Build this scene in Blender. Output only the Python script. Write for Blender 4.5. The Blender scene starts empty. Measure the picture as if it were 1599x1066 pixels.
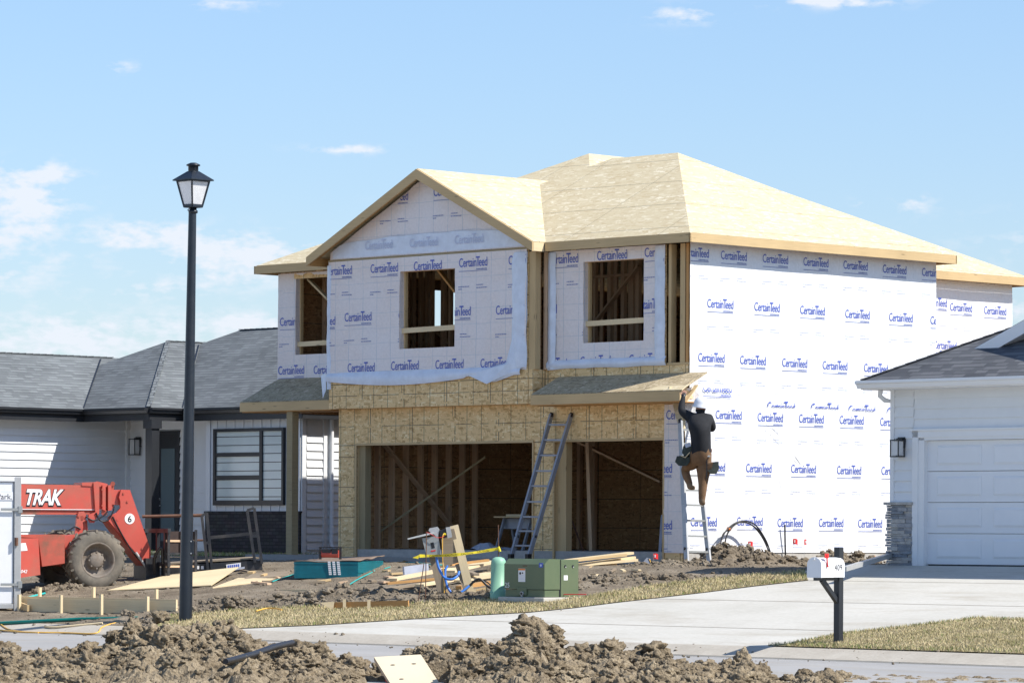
import bpy, bmesh, math, random
from math import sin, cos, pi, radians, sqrt
from mathutils import Vector, Matrix, noise
random.seed(7)
S = sqrt(.5)
# ------------------------------------------------------------------ camera
F, ROLL, HB, ZC = 6100., .0051, 300., 1.7
sc = bpy.context.scene
cd = bpy.data.cameras.new('camera'); cam = bpy.data.objects.new('camera', cd)
sc.collection.objects.link(cam); sc.camera = cam
cam.location = (0, 0, ZC); cam.rotation_euler = (pi/2, -ROLL, 0)
cd.sensor_width = 36; cd.lens = 36*F/1599; cd.shift_y = HB/1599; cd.shift_x = 1.5/1599
cd.clip_start = 1; cd.clip_end = 9000
sc.render.resolution_x, sc.render.resolution_y = 1024, 682
# ------------------------------------------------------------------ light
SUN_AZ, SUN_EL = radians(110), radians(47)
sc.view_settings.view_transform = 'Standard'; sc.view_settings.look = 'None'
sc.view_settings.gamma = 1; sc.view_settings.use_curve_mapping = False
sc.view_settings.exposure = .62
w = bpy.data.worlds.new('World'); sc.world = w; w.use_nodes = True
def world():
    nt = w.node_tree; N = nt.nodes; L = nt.links; N.clear()
    def n(t, **k):
        o = N.new(t)
        for a, b in k.items(): setattr(o, a, b)
        return o
    def m(op, a, b=None, c=None):
        o = n('ShaderNodeMath', operation=op)
        for i, v in enumerate((a, b, c)):
            if v is None: continue
            if isinstance(v, (int, float)): o.inputs[i].default_value = v
            else: L.new(v, o.inputs[i])
        return o.outputs[0]
    out = n('ShaderNodeOutputWorld'); bg = n('ShaderNodeBackground'); bg.inputs['Strength'].default_value = .1
    L.new(bg.outputs[0], out.inputs[0])
    sky = n('ShaderNodeTexSky', sky_type='NISHITA'); sky.sun_disc = False
    sky.sun_elevation = SUN_EL; sky.sun_rotation = SUN_AZ
    sky.air_density = 1.0; sky.dust_density = .3; sky.ozone_density = 2.0
    tc = n('ShaderNodeTexCoord'); sep = n('ShaderNodeSeparateXYZ'); L.new(tc.outputs['Generated'], sep.inputs[0])
    X, Y, Z = sep.outputs
    # colour correction by elevation: the air near the horizon is paler
    cr = n('ShaderNodeValToRGB'); L.new(m('MULTIPLY', Z, 6.0), cr.inputs[0])
    cr.color_ramp.elements[0].position = 0; cr.color_ramp.elements[0].color = SKYLOW
    cr.color_ramp.elements[1].position = 1; cr.color_ramp.elements[1].color = SKYHIGH
    mul = n('ShaderNodeMixRGB', blend_type='MULTIPLY'); mul.inputs[0].default_value = 1
    L.new(sky.outputs[0], mul.inputs[1]); L.new(cr.outputs[0], mul.inputs[2])
    # clouds: soft puffs at fixed directions (azimuth, elevation), broken up by noise
    az = m('ARCTAN2', X, Y); el = m('ARCSINE', Z)
    cmb = n('ShaderNodeCombineXYZ'); L.new(m('MULTIPLY', az, 1.0), cmb.inputs[0]); L.new(m('MULTIPLY', el, 2.2), cmb.inputs[1])
    def nz(scale, det, seed):
        t = n('ShaderNodeTexNoise'); t.inputs['Scale'].default_value = scale; t.inputs['Detail'].default_value = det
        t.inputs['Roughness'].default_value = .55
        mp = n('ShaderNodeMapping'); mp.inputs['Location'].default_value = (seed, seed*1.7, 0)
        L.new(cmb.outputs[0], mp.inputs[0]); L.new(mp.outputs[0], t.inputs['Vector']); return t.outputs['Fac']
    puffs = [(20, 335, 80, 34, .95), (60, 282, 70, 20, .6), (235, 372, 75, 20, .9), (390, 408, 120, 34, .95), (185, 115, 34, 10, .45), (550, 237, 70, 8, .55),
             (345, 14, 70, 12, .35), (1070, 27, 60, 15, .5), (1310, 6, 90, 12, .7), (1422, 318, 32, 14, .5), (1340, 320, 16, 12, .3), (130, 535, 240, 34, .75),
             (380, 515, 110, 24, .6), (1590, 480, 60, 30, .4), (250, 458, 90, 14, .35), (-250, 420, 300, 60, .8), (1900, 380, 300, 50, .7), (640, 330, 60, 18, .15)]
    big = nz(75, 6, 3.1); fine = nz(240, 5, 7.3); tot = None
    for px, py, rx, ry, a in puffs:
        A = (px-799.5)/F; E_ = (833-py)/F
        dx = m('DIVIDE', m('SUBTRACT', az, A), rx/F); dy = m('DIVIDE', m('SUBTRACT', el, E_), ry/F)
        r2 = m('ADD', m('MULTIPLY', dx, dx), m('MULTIPLY', dy, dy))
        g = m('MULTIPLY', m('EXPONENT', m('MULTIPLY', r2, -1.0)), a)
        tot = g if tot is None else m('ADD', tot, g)
    nn = m('ADD', m('MULTIPLY', big, .9), m('MULTIPLY', fine, .45))
    f = m('MULTIPLY', m('SUBTRACT', m('ADD', tot, m('MULTIPLY', m('SUBTRACT', nn, .67), 3.1)), .17), 1.6)
    f = m('MULTIPLY', m('MINIMUM', m('MAXIMUM', f, 0), 1), m('MINIMUM', m('MULTIPLY', tot, 2.4), .93))
    # scattered far clouds over the rest of the sky dome (outside the picture)
    mix = n('ShaderNodeMixRGB'); L.new(f, mix.inputs[0]); L.new(mul.outputs[0], mix.inputs[1]); mix.inputs[2].default_value = CLOUD
    L.new(mix.outputs[0], bg.inputs[0])
SKYLOW = (.73, .775, .95, 1); SKYHIGH = (.93, 1.005, 1.12, 1); CLOUD = (5.6, 5.95, 6.5, 1)
world()
sl = bpy.data.lights.new('sun', 'SUN'); so = bpy.data.objects.new('sun', sl); sc.collection.objects.link(so)
sl.energy = 4.2; sl.angle = radians(.53); sl.color = (1, .955, .88)
Ldir = Vector((sin(SUN_AZ)*cos(SUN_EL), cos(SUN_AZ)*cos(SUN_EL), sin(SUN_EL)))
so.rotation_euler = Ldir.to_track_quat('Z', 'Y').to_euler(); so.location = (30, -10, 40)
# ------------------------------------------------------------------ frames
CX, CY = 3.299, 72.6
def ray(px, py):
    dx, dy = px-799.5, py-533; c, s = cos(ROLL), sin(ROLL)
    return Vector(((dx*c+dy*s)/F, 1, -((-dx*s+dy*c)-HB)/F))
class Fr:
    def __init__(s, x, y, z, deg=0):
        s.o = Vector((x, y, z)); s.r = radians(deg); s.M = Matrix.Translation(s.o) @ Matrix.Rotation(s.r, 4, 'Z'); s.I = s.M.inverted()
    def p(s, px, py, ax, val):          # pixel -> local point on the local plane axis=val
        a = s.I @ Vector((0, 0, ZC)); d = s.I.to_3x3() @ ray(px, py)
        t = (val-a[ax])/d[ax]; return a+d*t
    def W(s, x, y, z=0): return s.M @ Vector((x, y, z))
    def L(s, v): return s.I @ Vector(v)
H = Fr(CX, CY, 0, -45)
def at(px, py, D): return Vector((0, 0, ZC)) + ray(px, py)*D
def base(y):                             # terrain profile across the street, house frame y
    if y < -13.0: return 0.
    if y < -12.5: return .13*(y+13.0)/.5
    if y < -2.25: return .13+1.07*(y+12.5)/10.25
    return 1.2
def gz(x, y):
    b = base(y)
    if y > -3.1: b = min(b, 1.115 if x < 5.2 else 1.2)
    return b
def G(px, py):                           # pixel -> house-frame point on the terrain
    d = ray(px, py); D = 40.
    while D < 130:
        q = H.L(Vector((0, 0, ZC))+d*D)
        if q.z < gz(q.x, q.y): break
        D += .02
    return q
# ------------------------------------------------------------------ materials
MT = {}
class NT:
    def __init__(s, name):
        s.m = bpy.data.materials.new(name); s.m.use_nodes = True; s.t = s.m.node_tree; s.N = s.t.nodes; s.L = s.t.links
        s.b = s.N['Principled BSDF']; MT[name] = s.m
    def n(s, t, **k):
        o = s.N.new(t)
        for a, b in k.items(): setattr(o, a, b)
        return o
    def set(s, inp, v):
        if isinstance(v, bpy.types.NodeSocket): s.L.new(v, inp)
        elif isinstance(v, tuple) and len(v) == 3 and inp.type == 'RGBA': inp.default_value = (*v, 1)
        else: inp.default_value = v
    def math(s, op, a, b=None, c=None):
        o = s.n('ShaderNodeMath', operation=op)
        for i, v in enumerate((a, b, c)):
            if v is not None: s.set(o.inputs[i], v)
        return o.outputs[0]
    def mix(s, f, a, b, mode='MIX'):
        o = s.n('ShaderNodeMixRGB', blend_type=mode)
        s.set(o.inputs[0], f); s.set(o.inputs[1], a); s.set(o.inputs[2], b); return o.outputs[0]
    def co(s, which='UV'):
        return s.n('ShaderNodeTexCoord').outputs[which]
    def map(s, v, scale=(1, 1, 1), rot=(0, 0, 0), loc=(0, 0, 0)):
        o = s.n('ShaderNodeMapping'); s.L.new(v, o.inputs[0]); o.inputs['Scale'].default_value = scale
        o.inputs['Rotation'].default_value = rot; o.inputs['Location'].default_value = loc; return o.outputs[0]
    def noise(s, v, scale, det=4, rough=.5, out='Fac'):
        o = s.n('ShaderNodeTexNoise'); s.L.new(v, o.inputs['Vector']); o.inputs['Scale'].default_value = scale
        o.inputs['Detail'].default_value = det; o.inputs['Roughness'].default_value = rough; return o.outputs[out]
    def vor(s, v, scale, out='Color', feat='F1'):
        o = s.n('ShaderNodeTexVoronoi', feature=feat); s.L.new(v, o.inputs['Vector']); o.inputs['Scale'].default_value = scale; return o.outputs[out]
    def ramp(s, f, stops):
        o = s.n('ShaderNodeValToRGB'); s.set(o.inputs[0], f); e = o.color_ramp.elements
        while len(e) < len(stops): e.new(.5)
        for i, (p, c) in enumerate(stops):
            e[i].position = p; e[i].color = (*c, 1) if len(c) == 3 else c
        return o.outputs[0]
    def bump(s, h, st=.3, dist=.01):
        o = s.n('ShaderNodeBump'); o.inputs['Strength'].default_value = st; o.inputs['Distance'].default_value = dist
        s.L.new(h, o.inputs['Height']); s.L.new(o.outputs[0], s.b.inputs['Normal'])
    def fin(s, col, rough=.7, metal=0, spec=.5):
        s.set(s.b.inputs['Base Color'], col); s.set(s.b.inputs['Roughness'], rough); s.b.inputs['Metallic'].default_value = metal
        s.b.inputs['Specular IOR Level'].default_value = spec; return s.m
def sc_(c, k): return tuple(min(1, x*k) for x in c)
def simple(name, col, rough=.6, metal=0, var=.12, scale=4, bump=0, spec=.5, dirt=None, dscale=2, damt=.5):
    t = NT(name); v = t.co('Object'); f = t.noise(v, scale, 5, .6)
    c = t.ramp(f, [(.3, sc_(col, 1-var)), (.7, sc_(col, 1+var))])
    if dirt:
        d = t.ramp(t.noise(v, dscale, 6, .65), [(.45, (0, 0, 0)), (.62, (damt, damt, damt))])
        c = t.mix(d, c, dirt)
    if bump: t.bump(t.noise(v, scale*8, 5, .6), bump, .01)
    return t.fin(c, rough, metal, spec)
def osb(name, dark, mid, light, grid=0, fl=1., lines=None, seed=0., layers=2):
    """strand board: flakes of random tone lying in random directions, optional printed stud grid"""
    t = NT(name); uv = t.co('UV'); uv = t.map(uv, loc=(seed, seed*.7, 0))
    wob = t.mix(.06, uv, t.noise(uv, 3, 2, .5, 'Color'), 'ADD')
    sel = t.noise(uv, 9*fl, 2, .5)
    a = t.vor(t.map(wob, (7*fl, 30*fl, 1), (0, 0, .5)), 1, 'Color'); b = t.vor(t.map(wob, (8*fl, 28*fl, 1), (0, 0, -.6)), 1, 'Color')
    c = t.vor(t.map(wob, (26*fl, 9*fl, 1), (0, 0, .2)), 1, 'Color')
    g1 = t.n('ShaderNodeMath', operation='GREATER_THAN'); t.L.new(sel, g1.inputs[0]); g1.inputs[1].default_value = .5
    g2 = t.math('GREATER_THAN', t.noise(t.map(uv, loc=(5, 3, 0)), 11*fl, 2), .56 if layers == 2 else .7)
    ab = t.mix(g1.outputs[0], a, b); abc = t.mix(g2, ab, c)
    bw = t.n('ShaderNodeSeparateColor'); t.L.new(abc, bw.inputs[0]); val = bw.outputs[0]
    val = t.math('ADD', t.math('MULTIPLY', val, .8), t.math('MULTIPLY', t.noise(uv, 1.3, 3), .3))
    col = t.ramp(val, [(.08, dark), (.45, mid), (.8, mid), (.98, light)])
    if lines:
        sp = t.n('ShaderNodeSeparateXYZ'); t.L.new(t.co('UV'), sp.inputs[0])
        def ln(s_, per, off, wd):
            f = t.math('FRACT', t.math('DIVIDE', t.math('ADD', s_, off), per)); return t.math('LESS_THAN', f, wd/per)
        M_ = None
        for ax, per, off, wd in lines:
            l = ln(sp.outputs[ax], per, off, wd); M_ = l if M_ is None else t.math('MAXIMUM', M_, l)
        brk = t.math('GREATER_THAN', t.noise(t.co('UV'), 2.5, 2), .38 if grid else .2)
        col = t.mix(t.math('MULTIPLY', t.math('MULTIPLY', M_, brk), .8), col, (.05, .05, .05))
    t.bump(val, .25, .004); return t.fin(col, .75, 0, .25)
def wood(name, col, var=.25, rough=.7, knots=True):
    t = NT(name); uv = t.co('UV'); ob = t.co('Object')
    g = t.noise(t.map(uv, (1.2, 28, 1)), 1.5, 6, .6); c = t.ramp(g, [(.3, sc_(col, 1-var)), (.7, sc_(col, 1+var*.7))])
    c = t.mix(.5, c, t.ramp(t.noise(ob, .9, 2), [(.3, sc_(col, .8)), (.7, sc_(col, 1.15))]))
    if knots:
        k = t.vor(t.map(uv, (1.6, 9, 1)), 1, 'Distance'); k = t.ramp(k, [(.05, (1, 1, 1)), (.13, (0, 0, 0))])
        c = t.mix(t.math('MULTIPLY', k, .7), c, sc_(col, .3))
    t.bump(g, .15, .003); return t.fin(c, rough, 0, .3)
def shingle(name, c1, c2, dark):
    t = NT(name); uv = t.co('UV')
    wv = t.mix(.012, uv, t.noise(uv, 6, 2, .5, 'Color'), 'ADD')
    b = t.n('ShaderNodeTexBrick'); t.L.new(wv, b.inputs['Vector']); b.offset = .37; b.offset_frequency = 2; b.squash = 1
    b.inputs['Scale'].default_value = 1; b.inputs['Brick Width'].default_value = .23; b.inputs['Row Height'].default_value = .14
    b.inputs['Mortar Size'].default_value = .0; b.inputs['Color1'].default_value = (0, 0, 0, 1); b.inputs['Color2'].default_value = (1, 1, 1, 1)
    tab = t.ramp(b.outputs['Color'], [(.2, c1), (.8, c2)])
    sp = t.n('ShaderNodeSeparateXYZ'); t.L.new(wv, sp.inputs[0])
    fr = t.math('FRACT', t.math('DIVIDE', sp.outputs[1], .14)); line = t.math('LESS_THAN', fr, .2)
    gap = t.math('GREATER_THAN', b.outputs['Color'], .42); f = t.math('MULTIPLY', line, t.math('ADD', t.math('MULTIPLY', gap, .6), .3))
    c = t.mix(f, tab, dark); c = t.mix(.35, c, t.noise(uv, 90, 2, .5, 'Color'), 'OVERLAY')  # dark dashes put each shingle row's shadow line into the colour
    c = t.mix(.35, c, t.ramp(t.noise(uv, .9, 4), [(.3, sc_(c1, .8)), (.7, sc_(c2, 1.2))]))
    t.bump(fr, .5, .012); return t.fin(c, .9, 0, .2)
def brickm(name, c1, c2, mortar, bw=.2, rh=.075):
    t = NT(name); uv = t.co('UV'); b = t.n('ShaderNodeTexBrick'); t.L.new(uv, b.inputs['Vector'])
    b.inputs['Scale'].default_value = 1; b.inputs['Brick Width'].default_value = bw; b.inputs['Row Height'].default_value = rh
    b.inputs['Mortar Size'].default_value = .008; t.set(b.inputs['Color1'], c1); t.set(b.inputs['Color2'], c2); t.set(b.inputs['Mortar'], mortar)
    c = t.mix(.3, b.outputs['Color'], t.noise(uv, 5, 4, .5, 'Color'), 'OVERLAY'); t.bump(b.outputs['Fac'], -.5, .01); return t.fin(c, .85)
def wrapm(name, tint, grid):
    t = NT(name); uv = t.co('UV'); sp = t.n('ShaderNodeSeparateXYZ'); t.L.new(t.mix(.02, uv, t.noise(uv, 2.5, 2, .5, 'Color'), 'ADD'), sp.inputs[0])
    a = t.math('LESS_THAN', t.math('FRACT', t.math('DIVIDE', sp.outputs[0], .4064)), .035)
    b = t.math('LESS_THAN', t.math('FRACT', t.math('DIVIDE', sp.outputs[1], .305)), .03)
    brk = t.math('MULTIPLY', t.noise(uv, 3.1, 3), grid); g = t.math('MULTIPLY', t.math('MAXIMUM', a, b), brk)
    fl = t.noise(t.map(uv, (16, 16, 1)), 1, 4, .7); c = t.ramp(fl, [(.35, sc_(tint, .93)), (.65, sc_(tint, 1.03))])
    c = t.mix(t.ramp(t.noise(uv, .8, 3), [(.4, (0, 0, 0)), (.65, (.25, .25, .25))]), c, (.83, .88, .96))
    c = t.mix(g, c, (.42, .50, .58))
    cr = t.noise(t.map(uv, (1.2, .5, 1), (0, 0, .5)), 2.2, 7, .62); cr2 = t.math('ABSOLUTE', t.math('SUBTRACT', cr, .5))
    hh = t.math('ADD', t.math('MULTIPLY', t.math('MINIMUM', cr2, .06), 3.0), t.math('MULTIPLY', t.noise(uv, 1.4, 3), .8)); t.bump(hh, .45, .05)
    return t.fin(c, .45, 0, .35)
def ground(name, stops, scale=1.2, fine=40, bump=.5, dist=.02, coord='Object', stain=0):
    t = NT(name); v = t.co(coord); f = t.noise(v, scale, 7, .65); g = t.noise(v, fine, 4, .6)
    c = t.ramp(t.math('ADD', t.math('MULTIPLY', f, .6), t.math('MULTIPLY', g, .4)), stops); 
    if stain: c = t.mix(t.ramp(t.noise(t.map(v, (.35, 1.2, 1)), stain, 8, .7), [(.5, (0, 0, 0)), (.72, (.55, .55, .55))]), c, (.30, .25, .18))
    t.bump(g, bump, dist); return t.fin(c, .95, 0, .15)
M = {}
M['osb_roof'] = osb('osb_roof', (.53, .42, .25), (.62, .525, .34), (.80, .72, .54), fl=.75, lines=[(1, 1.22, .3, .015), (0, 2.44, .5, .010)], layers=1)
M['osb_wall'] = osb('osb_wall', (.46, .28, .11), (.80, .57, .285), (.93, .76, .46), fl=.95, grid=1, lines=[(0, .4064, .1, .013), (0, 1.22, .03, .02), (1, .61, .43, .012), (1, 1.22, .2, .016)])
M['osb_old'] = osb('osb_weathered', (.24, .18, .10), (.46, .37, .23), (.66, .55, .38), seed=4, lines=[(1, .61, 0, .01), (0, .45, .1, .008)])
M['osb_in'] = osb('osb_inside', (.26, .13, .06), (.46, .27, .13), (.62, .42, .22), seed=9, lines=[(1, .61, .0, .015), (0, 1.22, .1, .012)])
M['wood'] = wood('lumber_fresh', (.58, .42, .22), .18)
M['wood_lt'] = wood('lumber_pale', (.72, .58, .36), .15)
M['wood_st'] = wood('lumber_stud', (.72, .50, .32), .2)
M['wood_gr'] = wood('lumber_treated', (.38, .30, .17), .25)
M['wood_or'] = wood('lumber_orange', (.55, .30, .11), .25)
M['wood_old'] = wood('board_weathered', (.30, .24, .17), .3)
M['wrap_sh'] = wrapm('house_wrap_shaded', (.82, .745, .71), 1.0)  # wrap coloured for the shaded walls, board tint and grid showing through
M['wrap_sun'] = wrapm('house_wrap_sunlit', (.80, .80, .80), .0)  # same wrap whitened for the sunlit walls, board grid left out
M['wrap_flap'] = simple('wrap_flap', (.70, .76, .86), .35, 0, .08, 6, .3)
M['ink'] = simple('logo_ink', (.07, .115, .47), .5, 0, .1)
M['ink2'] = simple('logo_ink_faint', (.20, .24, .46), .5, 0, .1)
M['ink3'] = simple('print_faint', (.55, .59, .73), .5, 0, .05)
M['shing'] = shingle('shingles_grey', (.12, .13, .135), (.19, .205, .21), (.035, .038, .043))
M['shing2'] = shingle('shingles_charcoal', (.075, .08, .09), (.16, .165, .175), (.03, .03, .035))
M['white'] = simple('siding_white', (.74, .76, .78), .5, 0, .03, 2)
M['trim'] = simple('trim_white', (.78, .79, .80), .45, 0, .02, 2)
M['gdoor'] = simple('garage_door_white', (.76, .78, .81), .4, 0, .02, 3)
M['black'] = simple('trim_black', (.022, .024, .028), .4, 0, .15, 3)
M['blackmetal'] = simple('black_steel', (.028, .030, .036), .45, .2, .25, 3, .05, dirt=(.12, .10, .08), dscale=3, damt=.35)
M['pole'] = simple('lamp_paint', (.011, .016, .024), .38, .0, .12, 3, .04, dirt=(.05, .05, .05), dscale=5, damt=.15)
M['brick'] = brickm('brick_dark', (.035, .033, .036), (.065, .06, .064), (.02, .02, .022))
M['conc'] = ground('concrete', [(.35, (.47, .45, .395)), (.65, (.58, .56, .505))], .5, 14, .12, .004, stain=.9)
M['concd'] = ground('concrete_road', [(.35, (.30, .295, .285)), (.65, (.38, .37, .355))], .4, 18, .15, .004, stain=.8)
M['kerb'] = ground('concrete_kerb', [(.35, (.38, .34, .28)), (.65, (.50, .46, .39))], 1.5, 20, .3, .006)
M['found'] = ground('foundation', [(.35, (.36, .34, .31)), (.65, (.50, .48, .44))], 1.8, 14, .3, .006)
M['dirt'] = ground('dirt', [(.34, (.11, .087, .06)), (.5, (.21, .172, .126)), (.66, (.34, .29, .22))], 1.1, 30, .9, .03)
M['clay'] = ground('dirt_clay', [(.33, (.09, .068, .043)), (.47, (.235, .185, .122)), (.58, (.36, .29, .195)), (.70, (.50, .41, .28))], 2.2, 30, 1., .04)
M['grassbed'] = ground('grass_bed', [(.35, (.24, .19, .11)), (.65, (.38, .32, .19))], 3, 60, .8, .03)
M['red'] = simple('machine_red', (.52, .085, .06), .4, 0, .08, 2, .03, dirt=(.30, .15, .10), dscale=2.2, damt=.35)
M['reddirty'] = simple('machine_red_dirty', (.42, .08, .05), .6, 0, .15, 2, .1, dirt=(.16, .09, .055), dscale=1.8, damt=.85)
M['rubber'] = simple('tyre_rubber', (.125, .112, .092), .9, 0, .25, 5, .3, dirt=(.21, .18, .14), dscale=3, damt=.8)
M['rim'] = simple('wheel_rim', (.22, .19, .16), .75, .1, .3, 5, .3, dirt=(.11, .08, .055), dscale=5, damt=.8)
M['dark'] = simple('dark_void', (.015, .014, .013), .8)
M['tanmud'] = simple('mud', (.27, .22, .16), .95, 0, .25, 9, .6)
M['alum'] = simple('aluminium', (.46, .46, .45), .5, .25, .08, 4)
M['alumb'] = simple('ladder_blue_grey', (.29, .305, .34), .5, .1, .12, 4, dirt=(.3, .3, .32), dscale=8, damt=.4)
M['cloth'] = simple('shirt_black', (.012, .013, .016), .85, 0, .3, 8, .4)
M['trouser'] = simple('trousers_brown', (.20, .115, .06), .9, 0, .2, 8, .5)
M['boot'] = simple('boots_tan', (.22, .15, .09), .8, 0, .2, 12, .2)
M['skin'] = simple('skin', (.42, .22, .15), .55, 0, .08, 12)
M['hat'] = simple('hard_hat_white', (.78, .79, .82), .3, 0, .02, 4)
M['leather'] = simple('leather_brown', (.13, .055, .03), .6, 0, .3, 12, .2)
M['pouch'] = simple('pouch_dark', (.045, .055, .045), .8, 0, .3, 12, .3)
M['green'] = simple('transformer_green', (.115, .155, .085), .45, 0, .06, 2, .02, dirt=(.16, .17, .10), dscale=2, damt=.25)
M['mint'] = simple('pedestal_mint', (.26, .50, .35), .5, 0, .05, 3, .02)
M['teal'] = simple('sheet_edge_teal', (.0, .15, .19), .55, 0, .15, 6, .1)
M['brown_sheet'] = simple('sheet_face_brown', (.22, .16, .12), .8, 0, .15, 1.5, .1)
M['white_paint'] = simple('white_paint', (.82, .82, .82), .5, 0, .03)
M['redp'] = simple('red_plastic', (.70, .03, .03), .45, 0, .05)
M['orange'] = simple('orange_paint', (.80, .22, .04), .7, 0, .1)
M['yellow'] = simple('yellow_tape', (.85, .68, .03), .4, 0, .05)
M['blue'] = simple('hose_blue', (.05, .20, .62), .4, 0, .1)
M['greyb'] = simple('box_grey', (.34, .35, .34), .45, .2, .06, 3)
M['cable'] = simple('cable_black', (.015, .015, .018), .45)
M['rust'] = simple('rebar_rust', (.16, .08, .05), .8, .2, .25, 9)
M['darkrust'] = simple('dark_rusty_steel', (.05, .032, .028), .7, .2, .3, 5)
M['card'] = simple('cardboard', (.62, .50, .36), .8, 0, .04, 2)
M['cardt'] = simple('cardboard_top', (.70, .60, .42), .7, 0, .03, 2)
M['plast'] = simple('plastic_sheet', (.45, .48, .56), .3, 0, .15, 3)
M['greenhose'] = simple('pipe_green', (.0, .16, .13), .4, 0, .1)
M['cyan'] = simple('strap_teal', (.03, .42, .40), .5, 0, .1)
M['hoseo'] = simple('hose_orange', (.80, .45, .08), .5, 0, .1)
M['glass_w'] = simple('window_blind', (.70, .76, .72), .15, 0, .05, 1.2, spec=.8)
t = NT('window_glass'); M['glass'] = t.fin((.10, .14, .15), .06, 0, .9)
t = NT('lantern_glass'); M['lglass'] = t.fin(t.ramp(t.noise(t.co('Object'), 5, 3), [(.3, (.74, .75, .76)), (.7, (.84, .84, .84))]), .25, 0, .5)
t.b.inputs['Transmission Weight'].default_value = .25
stone_m = [simple('stone_a', (.34, .34, .35), .9, 0, .2, 12, .5), simple('stone_b', (.24, .255, .28), .9, 0, .2, 12, .5), simple('stone_c', (.44, .42, .39), .9, 0, .2, 12, .5)]
t = NT('grass_blade'); v = t.co('Object')
c = t.ramp(t.math('ADD', t.math('MULTIPLY', t.noise(v, 1.3, 3), .45), t.math('MULTIPLY', t.noise(v, 60, 2), .55)), [(.33, (.20, .20, .08)), (.43, (.46, .39, .21)), (.58, (.60, .50, .30)), (.75, (.70, .61, .42))])
M['blade'] = t.fin(c, .8, 0, .2)
t = NT('grass_blade_green'); v = t.co('Object')
c = t.ramp(t.noise(v, 40, 2), [(.35, (.08, .17, .02)), (.55, (.17, .25, .05)), (.7, (.42, .38, .17))]); M['bladeg'] = t.fin(c, .8, 0, .2)
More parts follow.
